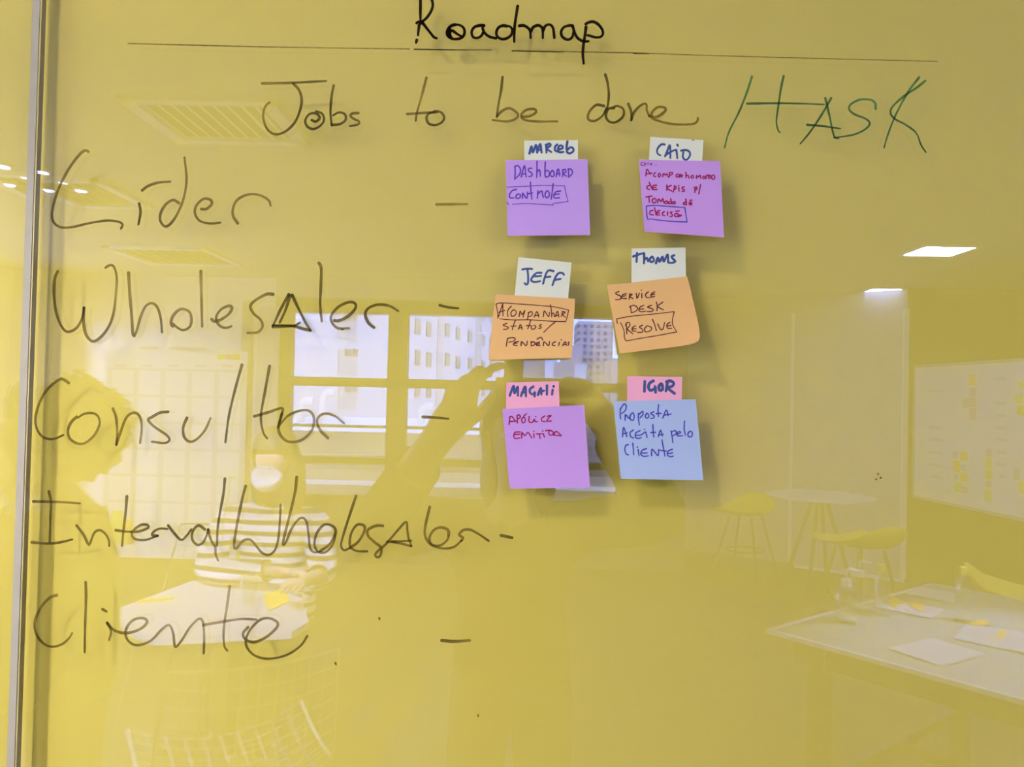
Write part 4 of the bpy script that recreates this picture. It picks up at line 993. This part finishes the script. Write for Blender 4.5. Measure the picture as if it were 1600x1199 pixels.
hand_nodes(N, E, 'l', 'lwr', r_(716, 646, 1.49),
           [(r_(772, 573, 1.47), r_(789, 571, 1.475)), (r_(748, 575, 1.465), r_(770, 588, 1.47)), (r_(727, 588, 1.465), r_(752, 603, 1.47)), (r_(707, 600, 1.465), r_(733, 618, 1.47))],
           [r_(742, 655, 1.50), r_(768, 622, 1.51), r_(790, 602, 1.51)],
           [r_(748, 592, 1.47), r_(727, 600, 1.47), r_(710, 612, 1.475), r_(697, 628, 1.48)], pr=0.044)
hand_nodes(N, E, 'r', 'rwr', r_(918, 626, 1.49),
           [(r_(888, 594, 1.47), r_(872, 600, 1.475)), (r_(900, 595, 1.465), r_(880, 606, 1.47)), (r_(915, 598, 1.465), r_(893, 615, 1.47)), (r_(930, 606, 1.465), r_(905, 628, 1.47))],
           [r_(906, 652, 1.51), r_(888, 640, 1.515), r_(878, 628, 1.515)],
           [r_(903, 603, 1.47), r_(915, 605, 1.47), r_(928, 611, 1.475), r_(938, 622, 1.48)], pr=0.038)
for s_, x in (('l', -0.11), ('r', 0.06)):
    N[s_ + 'hip'] = ((x, -1.30, 0.80), 0.082); N[s_ + 'kn'] = ((x - 0.005, -1.285, 0.45), 0.055); N[s_ + 'an'] = ((x, -1.31, 0.09), 0.036); N[s_ + 'toe'] = ((x, -1.19, 0.035), 0.030)
    E += [('pelvis', s_ + 'hip'), (s_ + 'hip', s_ + 'kn'), (s_ + 'kn', s_ + 'an'), (s_ + 'an', s_ + 'toe')]
def dress(par, body, N, top, name, hem, neck, cuff, cloth_off=0.011):
    N = {k: (V(v[0]), v[1]) for k, v in N.items()}
    def arm(q):
        for s in 'lr':
            w_, e_, h_ = N[s + 'wr'][0], N[s + 'el'][0], N[s + 'sh'][0]
            if near_seg(q, e_, w_ + (w_ - e_).normalized() * 0.20, 0.075):
                t = along(q, e_, w_)
                if t > cuff: return -1
                if t > 0.0: return 1
            if near_seg(q, h_, e_, 0.10): return 1
        return 0
    def keep_top(q):
        a = arm(q)
        return a == 1 or (a == 0 and hem < q.z and (q - N['neck'][0]).dot(neck) < -0.035)
    def keep_legs(q):
        return arm(q) == 0 and q.z < hem + 0.05 and q.z > 0.12
    garment(name, body, top, par, keep_top, cloth_off)
    garment('trousers', body, M_JEANS, par, keep_legs, 0.009)
bd = skin_body('body', N, E, M_SKIN, pf, 'pelvis')
dress(pf, bd, N, M_DARKCLOTH, 'sweater', 0.84, V((0, 0.3, 1)).normalized(), 0.86)
for x in (-0.11, 0.06): blob('shoe', (x, -1.245, 0.045), (0.045, 0.13, 0.045), M_SHOE, pf)
blob('hair', hc + V((0, -0.018, 0.03)), (0.098, 0.112, 0.125), M_HAIR, pf, amp=0.05, freq=5, cut=lambda p: p.y > hc.y + 0.045 and p.z < hc.z + 0.075)
blob('hair', hc + V((0, -0.065, -0.09)), (0.098, 0.062, 0.14), M_HAIR, pf, amp=0.06, freq=4)
add_face(pf, hc, f, up, sd)
# the phone itself
ph = thing('phone', 'black phone held sideways in both raised hands', 'phone', (0.02, -0.765, 1.512))
mb = MB(); mb.box((-0.062, -0.768, 1.512), (0.098, -0.760, 1.588), bevel=0.003); mb.build('body', M_SHOE, ph)
mb = MB(); mb.tube([(0.0, -0.7600, 1.55), (0.0, -0.7575, 1.55)], [0.010, 0.009], 20); mb.build('lens', M_BLACK, ph)
mb = MB(); mb.box((-0.058, -0.7686, 1.516), (0.094, -0.768, 1.584)); mb.build('screen', mat('phone_screen', (0.02, 0.02, 0.022), rough=0.15), ph)

# --- curly haired person with a mask, at the board's edge
pc = thing('person', 'curly haired person in a white mask standing close by the edge strip', 'person', (-1.13, -1.20, 0))
hc = V((-1.125, -1.16, 1.41)); f = V((-0.86, 0.5, -0.05)).normalized(); up = V((0, 0, 1))
N, E = {}, []
N['pelvis'] = ((-1.12, -1.22, 0.82), (0.14, 0.11)); N['waist'] = ((-1.12, -1.22, 0.97), (0.12, 0.10)); N['chest'] = ((-1.125, -1.20, 1.12), (0.14, 0.11)); N['neck'] = ((-1.13, -1.18, 1.29), 0.048)
E += [('pelvis', 'waist'), ('waist', 'chest'), ('chest', 'neck')]
sd = head_nodes(N, E, 'neck', hc, f, up)
for s_, k in (('l', 1), ('r', -1)):
    sv = V((-1.125, -1.20, 1.20)) + sd * 0.17 * k; ev = sv + V((-0.02, 0.02, -0.26)) + sd * 0.03 * k; wv = ev + f * 0.16 + V((0, 0, -0.15))
    N[s_ + 'sh'] = (sv, 0.055); N[s_ + 'el'] = (ev, 0.038); N[s_ + 'wr'] = (wv, 0.024)
    E += [('chest', s_ + 'sh'), (s_ + 'sh', s_ + 'el'), (s_ + 'el', s_ + 'wr')]
    dv = (wv - ev).normalized(); relaxed_hand(N, E, s_, s_ + 'wr', wv, dv, -sd * k, sd.cross(dv).normalized())
    hx = V((-1.12, -1.22, 0)) + sd * 0.085 * k
    N[s_ + 'hip'] = (hx + V((0, 0, 0.77)), 0.080); N[s_ + 'kn'] = (hx + V((0, 0.01, 0.43)), 0.054); N[s_ + 'an'] = (hx + V((0, 0, 0.09)), 0.036); N[s_ + 'toe'] = (hx + f * 0.12 + V((0, 0, 0.035)), 0.030)
    E += [('pelvis', s_ + 'hip'), (s_ + 'hip', s_ + 'kn'), (s_ + 'kn', s_ + 'an'), (s_ + 'an', s_ + 'toe')]
bd = skin_body('body', N, E, M_SKIN, pc, 'pelvis')
dress(pc, bd, N, M_DARKCLOTH, 'sweater', 0.80, V((0, 0, 1)), 0.90)
for k in (1, -1):
    hx = V((-1.12, -1.22, 0.045)) + sd * 0.085 * k + f * 0.06; blob('shoe', hx, (0.13, 0.05, 0.045), M_SHOE, pc, rot=Matrix((f, f.cross(up), up)).transposed())
hb = blob('hair', hc - f * 0.035 + V((0, 0, 0.035)), (0.108, 0.108, 0.122), M_HAIR, pc, amp=0.2, freq=4.5, seg=40, cut=lambda p: (p - hc).dot(f) > 0.055 and p.z < hc.z + 0.09)
mb = MB(); rr = random.Random(5)
for k in range(90):
    th, ph_ = rr.uniform(0, 6.28), rr.uniform(0.0, 1.9); n_ = V((math.sin(ph_) * math.cos(th), math.sin(ph_) * math.sin(th), math.cos(ph_)))
    if n_.dot(f) > 0.55: continue
    b = hc - f * 0.035 + V((0, 0, 0.035)) + n_ * 0.098; a = n_.orthogonal().normalized(); c_ = n_.cross(a); L_ = rr.uniform(0.02, 0.05)
    mb.tube([b + n_ * L_ * t_ / 9 + (a * math.cos(t_ * 1.1 + th) + c_ * math.sin(t_ * 1.1 + th)) * 0.011 for t_ in range(10)], [0.007 - 0.0005 * t_ for t_ in range(10)], 5)
mb.build('curls', M_HAIR, hb)
add_face(pc, hc, f, up, sd)
blob('mask', hc + f * 0.068 - up * 0.042, (0.068, 0.058, 0.058), M_MASK, pc, rot=Matrix((sd, f, up)).transposed())

# --- striped shirt person seated at the small white table
M_STR = bpy.data.materials.new('striped_shirt'); M_STR.use_nodes = True
nt = M_STR.node_tree; b = nt.nodes['Principled BSDF']; b.inputs['Roughness'].default_value = 0.95
tc = nt.nodes.new('ShaderNodeTexCoord'); sp = nt.nodes.new('ShaderNodeSeparateXYZ'); mm = nt.nodes.new('ShaderNodeMath'); mm.operation = 'MULTIPLY'; mm.inputs[1].default_value = 1 / 0.046
fr = nt.nodes.new('ShaderNodeMath'); fr.operation = 'FRACT'; rp = nt.nodes.new('ShaderNodeValToRGB'); rp.color_ramp.interpolation = 'CONSTANT'
rp.color_ramp.elements[0].color = (0.80, 0.78, 0.75, 1); rp.color_ramp.elements[1].position = 0.58; rp.color_ramp.elements[1].color = (0.02, 0.02, 0.025, 1)
nt.links.new(tc.outputs['Object'], sp.inputs[0]); nt.links.new(sp.outputs['Z'], mm.inputs[0]); nt.links.new(mm.outputs[0], fr.inputs[0]); nt.links.new(fr.outputs[0], rp.inputs[0]); nt.links.new(rp.outputs[0], b.inputs['Base Color'])
hp = room_spot(428, 722, 3.35)
base = V((hp.x - 0.02, hp.y - 0.16, 0))
pw = thing('person', 'dark haired person in a striped top and white mask leaning over the small white table', 'person', (base.x, base.y, 0))
hc = hp; f = V((-0.25, 0.85, -0.38)).normalized(); up = V((-0.08, 0.36, 0.9)).normalized(); up = (up - f * up.dot(f)).normalized()
N, E = {}, []
N['pelvis'] = (base + V((0.02, 0, 0.52)), (0.15, 0.11)); N['waist'] = (base + V((0.02, 0.03, 0.72)), (0.13, 0.10)); N['chest'] = (base + V((0.0, 0.09, 0.93)), (0.15, 0.11)); N['neck'] = (hp + V((0.0, -0.06, -0.13)), 0.048)
E += [('pelvis', 'waist'), ('waist', 'chest'), ('chest', 'neck')]
sd = head_nodes(N, E, 'neck', hc, f, up)
ctr = N['chest'][0] + V((0, 0, 0.08))
for s_, k in (('l', 1), ('r', -1)):
    sv = ctr + V((-0.19 * k, 0.0, 0.0)); ev = sv + V((-0.06 * k, 0.10, -0.22)); wv = level_spot(424 if k == 1 else 474, 893 if k == 1 else 908, 0.825)
    N[s_ + 'sh'] = (sv, 0.055); N[s_ + 'el'] = (ev, 0.038); N[s_ + 'wr'] = (wv, 0.024)
    E += [('chest', s_ + 'sh'), (s_ + 'sh', s_ + 'el'), (s_ + 'el', s_ + 'wr')]
    dv = (wv - ev); dv.z *= 0.3; dv.normalize(); relaxed_hand(N, E, s_, s_ + 'wr', wv, dv, V((0.9 * k, 0.1, 0)).normalized(), V((0, 0, -0.5)))
    hx = base + V((-0.09 * k, 0, 0))
    N[s_ + 'hip'] = (hx + V((0, 0.05, 0.50)), 0.085); N[s_ + 'kn'] = (hx + V((0, 0.40, 0.48)), 0.056); N[s_ + 'an'] = (hx + V((0, 0.36, 0.09)), 0.036); N[s_ + 'toe'] = (hx + V((0, 0.47, 0.035)), 0.030)
    E += [('pelvis', s_ + 'hip'), (s_ + 'hip', s_ + 'kn'), (s_ + 'kn', s_ + 'an'), (s_ + 'an', s_ + 'toe')]
bd = skin_body('body', N, E, M_SKIN, pw, 'pelvis')
dress(pw, bd, N, M_STR, 'striped_top', 0.56, V((0, 0.35, 1)).normalized(), 0.94, 0.020)
for k in (1, -1): blob('shoe', base + V((-0.09 * k, 0.42, 0.045)), (0.045, 0.13, 0.045), M_SHOE, pw)
blob('hair', hc - f * 0.02 + up * 0.03, (0.098, 0.098, 0.118), M_HAIR, pw, amp=0.06, freq=5, cut=lambda p: (p - hc).dot(f) > 0.045 and (p - hc).dot(up) < 0.07)
for k in (1, -1): blob('hair', hc - f * 0.035 + sd * 0.075 * k + V((0, 0.0, -0.10)), (0.05, 0.055, 0.15), M_HAIR, pw, amp=0.08, freq=4)
add_face(pw, hc, f, up, sd)
blob('mask', hc + f * 0.068 - up * 0.042, (0.068, 0.058, 0.058), M_MASK, pw, rot=Matrix((sd, f, up)).transposed())
# stool under the seated person
sc_ = thing('stool', 'dark stool under the person in the striped top', 'stool', (base.x, base.y, 0))
mb = MB(); mb.lathe([(0.16, 0.38), (0.17, 0.39), (0.17, 0.41), (0.15, 0.42)], (base.x, base.y, 0), 20); mb.build('seat', M_BLACK, sc_)
for k in range(4):
    a = math.radians(45 + 90 * k); mb = MB(); mb.tube([(base.x + 0.11 * math.cos(a), base.y + 0.11 * math.sin(a), 0.39), (base.x + 0.16 * math.cos(a), base.y + 0.16 * math.sin(a), 0)], 0.012); mb.build('leg', M_BLACK, sc_)

# ================================================================== outside the window
GZ = -14.0
# long white apartment house receding across the view
s0, s1 = room_spot(430, 600, 38), room_spot(797, 600, 108)
dd = Vector((s1.x - s0.x, s1.y - s0.y, 0)); FL = dd.length; dd.normalize(); nn = Vector((dd.y, -dd.x, 0)); nn = nn if nn.y > 0 else -nn
ap = thing('apartment_house', 'long white apartment house with small dark windows receding outside', 'building', (s0 + dd * FL / 2).to_tuple()[:2] + (GZ,))
mb = MB(); a = s0 - dd * 12; b2_ = s1
mb.prism([a, b2_, b2_ - nn * 12, a - nn * 12], GZ, 22); mb.build('wall', M_FACADE, ap)
def on_fac(px, py):
    D = Vector(ray(px, py)); D.y = -D.y; o = Vector((CAM.x, -CAM.y, CAM.z)); t = (s0 - o).dot(nn) / D.dot(nn); return o + D * t
def opening(name, x0, y0, x1, y1, m, out=0.04, th=0.08, parent=ap):
    a, b = on_fac(x0, (y0 + y1) / 2), on_fac(x1, (y0 + y1) / 2); z1, z0 = on_fac(x0, y0).z, on_fac(x0, y1).z
    k = MB(); k.slab(a + nn * out, Vector((b.x, b.y, 0)) + nn * out, z0, z1, th); return k.build(name, m, parent)
for y in (433, 489, 545, 601, 656):      # recessed balconies with dark doors
    h = 38
    opening('balcony', 528, y, 556, y + h, M_WINMID)
    opening('window', 537, y, 546, y + 11, M_WINDARK, 0.10); opening('window', 550, y, 556, y + 11, M_WINDARK, 0.10)
for x, w_, y, h, pitch in ((648, 8, 497, 24, 49), (666, 7, 502, 23, 48), (695, 7, 505, 20, 46), (712, 6, 511, 19, 45), (731, 6, 517, 17, 42), (752, 5, 523, 16, 40), (765, 4, 527, 15, 38), (776, 4, 531, 14, 37), (788, 3, 536, 13, 35)):
    for k in range(-1, 3):
        opening('window', x, y + k * pitch, x + w_, y + k * pitch + h, M_WINDARK)
for x in (682, 742): opening('pipe_shaft', x, 440, x + 9, 700, M_WINMID, 0.02)
# low neighbouring roof with vents
ry, rz_ = -36.0, None
def out_box(name, x0, y0, x1, y1, D, depth, m, parent=None, label=None, cat=None, group=None):
    a, b = room_spot(x0, y0, D), room_spot(x1, y1, D)
    k = MB(); k.box((a.x, a.y - depth, b.z), (b.x, a.y, a.z))
    o = k.build(name, m, parent, origin=None if parent else ((a.x + b.x) / 2, a.y, b.z))
    if label: tag(o, label, cat, group)
    return o
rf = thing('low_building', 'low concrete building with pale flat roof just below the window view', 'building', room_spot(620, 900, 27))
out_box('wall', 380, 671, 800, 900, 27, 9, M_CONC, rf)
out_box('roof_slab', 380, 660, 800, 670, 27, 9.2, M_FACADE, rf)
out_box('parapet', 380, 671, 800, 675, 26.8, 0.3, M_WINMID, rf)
for i, (px, py, hgt) in enumerate(((504, 655, 1.15), (470, 657, 0.75), (658, 662, 0.6))):
    p = room_spot(px, py, 28); zt = p.z + hgt * 0.62
    mb = MB(); mb.tube([(p.x, p.y, p.z - 0.1), (p.x, p.y, zt), (p.x + 0.06, p.y, zt + 0.16), (p.x + 0.2, p.y, zt + 0.24), (p.x + 0.42, p.y, zt + 0.22)], [0.13, 0.13, 0.14, 0.15, 0.15], 12)
    tag(mb.build('roof_vent', mat('galvanised_duct', (0.55, 0.52, 0.45), rough=0.6), None), ('tall curved vent pipe on the low roof', 'short curved vent pipe at the end of the low roof', 'small curved vent pipe near the pipe shaft')[i], 'vent pipe', 'vent pipes on the low roof')
# pale railing and ledge right outside
rl = thing('balcony_railing', 'pale horizontal railing just outside the window', 'railing', room_spot(700, 775, 9.2))
out_box('rail', 380, 721, 1000, 724, 9.2, 0.03, M_BOARD, rl)
out_box('rail', 380, 731, 1000, 735, 9.2, 0.03, M_BOARD, rl)
out_box('ledge', 380, 754, 1000, 790, 9.2, 0.5, M_FACADE, rl)
# distant blocks
M_TOWER = bpy.data.materials.new('gridded_tower_facade'); M_TOWER.use_nodes = True
nt = M_TOWER.node_tree; b = nt.nodes['Principled BSDF']; b.inputs['Roughness'].default_value = 0.9
tc = nt.nodes.new('ShaderNodeTexCoord'); bt = nt.nodes.new('ShaderNodeTexBrick'); mp = nt.nodes.new('ShaderNodeMapping'); mp.inputs['Rotation'].default_value = (math.radians(90), 0, 0)
bt.offset = 0.0; bt.inputs['Scale'].default_value = 0.62; bt.inputs['Mortar Size'].default_value = 0.26; bt.inputs['Brick Width'].default_value = 1.0; bt.inputs['Row Height'].default_value = 1.0
bt.inputs['Color1'].default_value = (0.07, 0.068, 0.085, 1); bt.inputs['Color2'].default_value = (0.09, 0.085, 0.105, 1); bt.inputs['Mortar'].default_value = (0.34, 0.32, 0.36, 1)
nt.links.new(tc.outputs['Object'], mp.inputs[0]); nt.links.new(mp.outputs[0], bt.inputs['Vector']); nt.links.new(bt.outputs['Color'], b.inputs['Base Color'])
M_LAV = mat('lavender_render', (0.34, 0.32, 0.35), rough=0.9, var=0.05, scale=0.3); M_BEIGE = mat('beige_render', (0.30, 0.26, 0.23), rough=0.9, var=0.05, scale=0.3)
out_box('tower', 903, 502, 953, 760, 190, 15, M_TOWER, None, 'distant lavender tower with a grid of small windows', 'building', 'distant blocks')
out_box('tower', 955, 560, 985, 760, 170, 15, M_LAV, None, 'distant lower lavender block beside the gridded tower', 'building', 'distant blocks')
out_box('tower', 878, 540, 901, 760, 172, 8, M_LAV, None, 'distant block with a tan stripe beside the gridded tower', 'building', 'distant blocks')
out_box('tower', 799, 556, 832, 760, 150, 8, M_BEIGE, None, 'distant beige block past the white apartment house', 'building', 'distant blocks')
out_box('tower', 836, 548, 851, 760, 165, 6, M_BEIGE, None, 'distant narrow beige block in the third window bay', 'building', 'distant blocks')
out_box('tower', 853, 556, 866, 760, 145, 6, M_FACADE, None, 'distant narrow white block in the third window bay', 'building', 'distant blocks')
out_box('tower', 867, 566, 904, 760, 130, 8, M_LAV, None, 'distant low grey block in the third window bay', 'building', 'distant blocks')
out_box('tower', 902, 568, 912, 760, 110, 6, M_FACADE, None, 'distant white slab before the gridded tower', 'building', 'distant blocks')
mb = MB(); mb.box((-60, -330, GZ - 0.2), (90, -12, GZ)); o = mb.build('ground', M_CONC, None); o['kind'] = 'structure'
